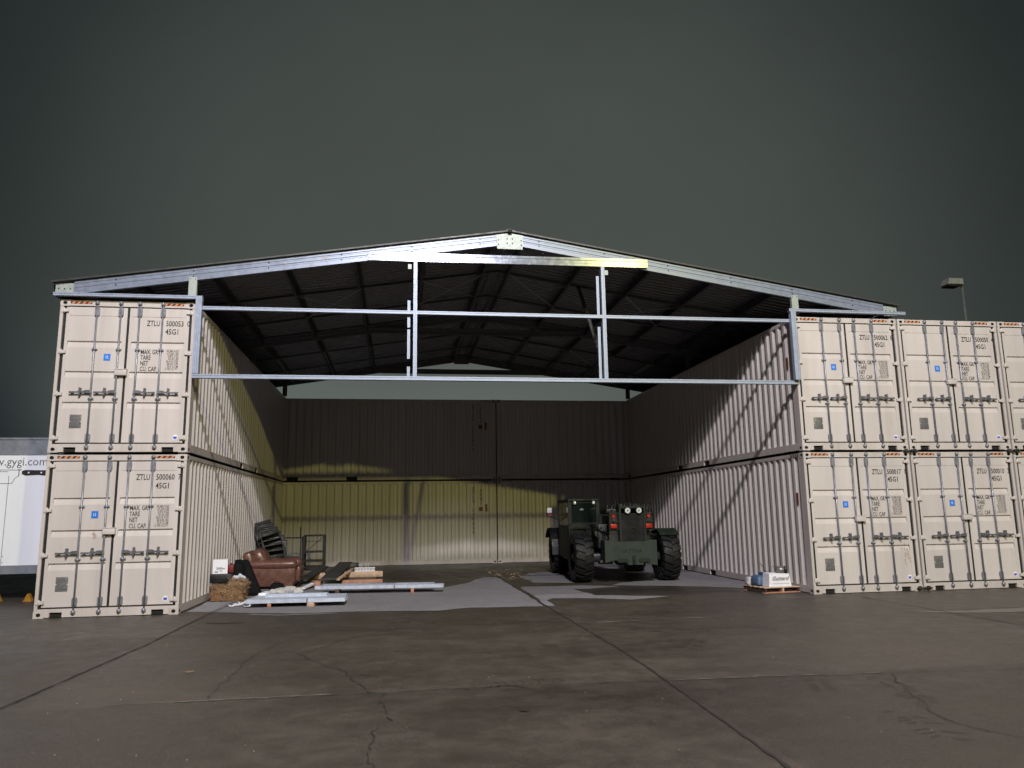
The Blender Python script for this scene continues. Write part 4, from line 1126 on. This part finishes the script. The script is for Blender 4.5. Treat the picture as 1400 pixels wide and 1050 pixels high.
block('wood_block',1.45,1.0,.07,.85,.082,wood_o,'left timber bearer under the near steel pile',.1)
block('wood_block',2.33,.95,.13,.85,.082,wood,'right timber bearer under the near steel pile',-.15)
block('wood_block',2.6,3.1,.09,.7,.106,wood_b,'left dark bearer under the far steel pile')
block('wood_block',4.25,2.85,.07,.6,.106,wood_o,'right bearer under the far steel pile')
block('timber_beam',3.05,4.9,1.0,.16,.14,wood_o,'thick reddish timber beam behind the far steel pile',.03,cat='timber')
block('timber_beam',3.05,5.75,.98,.16,.14,wood,'pale timber beam carrying the spiked tray',.0,z=.141,cat='timber')
block('timber_beam',3.0,5.72,.75,.2,.14,wood_b,'dark timber under the pale beam',.0,cat='timber')
block('timber_beam',1.96,4.75,.20,.5,.15,wood_o,'short pinkish timber offcut in front of the dark planks',.3,cat='timber')
block('timber_beam',1.72,7.3,.42,.14,.16,wood,'pale timber offcut by the foot of the rack',.1,cat='timber')
block('timber_beam',1.3,8.6,.75,.12,.15,wood_b,'dark brown timber in front of the rack',.05,cat='timber')
def plank(a,b,wd,th,m_,lab):
    mb=MB();a=Vector(a);b=Vector(b);c_=(a+b)/2;mb.bar(a-c_,b-c_,wd,th);o=mb.build('plank',m_);o.location=c_;tag(o,lab,'plank')
plank((2.28,4.3,.22),(2.38,9.0,.33),.38,.04,wood_g,'broad dark grey plank running back towards the wall from the timbers')
plank((1.50,5.6,.10),(1.80,8.4,.26),.26,.04,wood_g,'narrower dark grey plank beside the armchair')
plank((1.72,3.9,.05),(1.9,4.7,.10),.12,.03,paper,'pale board lying between armchair and steel')
plank((2.5,4.3,.20),(2.75,6.2,.33),.09,.03,wood,'thin pale lath leaning beside the broad plank')
block('black_bin',2.42,10.6,.5,.4,.22,blackp,'low black crate against the back wall behind the planks',cat='crate')
ty=empty('spiked_tray',(3.08,5.75,.283),0,'small white slatted tray with four thin upright spikes on the pale beam','tray')
m=MB();m.box(-.26,.26,-.06,.06,0,.012);m.box(-.26,.26,-.06,-.05,.012,.10);m.box(-.26,.26,.05,.06,.012,.10)
for i in range(14): m.box(-.25+i*.038,-.235+i*.038,-.0625,-.0602,.02,.09,mi=1)
m.build('tray_body',[paper,ink],ty)
for x in (-.13,-.08,.02,.08):
    m=MB();m.cyl((x,0,.012),(x,0,.20+random.uniform(-.02,.03)),.007,6);m.build('spike',whitem,ty)
# cloth and cord
m=MB();random.seed(5)
for i in range(9): m.rbox((random.uniform(-.26,.26),random.uniform(-.1,.1),.05+random.uniform(0,.05)),(random.uniform(.16,.28),random.uniform(.12,.2),random.uniform(.06,.12)),.04,rot=(random.uniform(-.3,.3),random.uniform(-.3,.3),random.uniform(0,3)),puff=.5)
o=m.build('cloth_bundle',clothg);o.location=(1.68,1.48,.135);tag(o,'crumpled grey and white cloth heaped on the near steel pile','cloth')
m=MB();m.rbox((0,0,.03),(.42,.3,.05),.02,rot=(0,0,.2),puff=.8);o=m.build('cloth_sheet',paper);o.location=(1.35,1.55,.135);tag(o,'flat white cloth left of the crumpled heap','cloth')
m=MB();m.rbox((0,0,.02),(.5,.2,.035),.015,puff=.8);o=m.build('white_bag',paper);o.location=(2.35,2.45,.001);tag(o,'flattened white plastic sack in front of the far steel pile','sack')
m=MB()
for c_,rr in (((.95,.95),.09),((.86,1.15),.13),((1.08,1.2),.08),((.78,.9),.10)):
    pts=[(c_[0]+rr*math.cos(t*.7),c_[1]+rr*.8*math.sin(t*.7),.02+.012*(t%3)+.05*(rr<.1)*abs(math.sin(t))) for t in range(10)]
    m.tube(pts,.009,6)
m.tube([(.95,.9,.02),(1.05,.62,.03),(1.15,.55,.05),(1.1,.7,.1)],.009)
o=m.build('coiled_rope',paper);tag(o,'loops of white rope at the left end of the near steel pile','rope')

# ------------------------------------------------------------------ pallet by the right containers
pl=empty('pallet',(11.82,.74,0),.12,'small brown wooden pallet on the ground by the right container wall','pallet')
for i in range(5):
    m=MB();m.box(-.43,.43,-.40+i*.175,-.40+i*.175+.11,.105,.122);m.build('deck_board',wood,pl)
for x in (-.41,0,.38):
    m=MB();m.box(x-.0,x+.035,-.40,.41,.022,.104);m.build('stringer',wood_b if x else wood,pl)
m=MB();m.box(-.43,.43,-.40,-.30,.002,.021);m.box(-.43,.43,.30,.40,.002,.021);m.build('bottom_board',wood_o,pl)
m=MB();P=[(-.27,0),(.23,0),(.19,.27),(-.25,.27)]
m.add([(-.27,-.13,0),(.25,-.13,0),(.25,.13,0),(-.27,.13,0),(-.25,-.12,.27),(.21,-.12,.265),(.22,.12,.27),(-.25,.12,.28)],[(0,3,2,1),(4,5,6,7),(0,1,5,4),(1,2,6,5),(2,3,7,6),(3,0,4,7)])
bxx=m.build('flour_sack',paper);bxx.location=(11.84,.50,.125);bxx.rotation_euler=(0,0,.08);tag(bxx,'white box-shaped sack with dark script lettering on the small pallet','sack')
m=MB();text_mb(m,'Guittard',-.01,.13,.115,0,.95,align='CENTER',bold=.006,shear=.35,M=Matrix.Translation((0,-.1335,0)))
for i in range(9): m.box(-.20+i*.045,-.175+i*.045,-.1335,-.1325,.055+.006*(i%2),.065+.006*(i%2))
m.build('script_lettering',ink,bxx,fix=False)
m=MB();m.rbox((0,0,.10),(.20,.30,.2),.06,puff=.2);o=m.build('blue_sack',bluebag);o.location=(11.52,.74,.125);o.rotation_euler=(0,.12,.2);tag(o,'slumped blue plastic sack at the left of the small pallet','sack')
m=MB();m.rbox((0,0,.07),(.16,.22,.15),.05,puff=.3);o=m.build('grey_sack',clothg);o.location=(11.40+.06,.98,.12);tag(o,'small grey sack at the rear left corner of the pallet','sack')
m=MB();m.box(-.10,.10,-.1,.1,0,.27);m.box(-.08,.08,-.1012,-.1,.16,.18,mi=1);m.box(-.08,.06,-.1012,-.1,.10,.12,mi=1);o=m.build('printed_carton',[bluebag,ink]);o.location=(11.72,.80,.123);tag(o,'small printed carton behind the white sack on the pallet','carton')
m=MB();m.cyl((0,0,0),(0,0,.12),.11,20);m.cyl((0,0,.12),(0,0,.128),.115,20);m.tube([(-.10,0,.10),(-.16,0,.13),(-.22,0,.125)],.008);o=m.build('saucepan',potm);o.location=(11.94,.52,.397);tag(o,'dull grey metal pan on top of the white sack','pan')
m=MB();m.cyl((0,0,0),(0,0,.14),.032,12);o=m.build('dark_can',potd);o.location=(12.035,.42,.395);o.location=(12.0,.405,.395);tag(o,'small dark can in front of the metal pan','can')
m=MB();m.bar((0,0,0),(-.14,0,.20),.012,.012);o=m.build('stick',wood_b);o.location=(11.72,.70,.395);tag(o,'thin dark stick rising behind the white sack','stick')

S.render.engine='CYCLES'
S.view_settings.view_transform='Standard';S.view_settings.look='None';S.view_settings.exposure=0;S.view_settings.gamma=1
S.cycles.use_denoising=True
S.cycles.max_bounces=6;S.cycles.diffuse_bounces=2
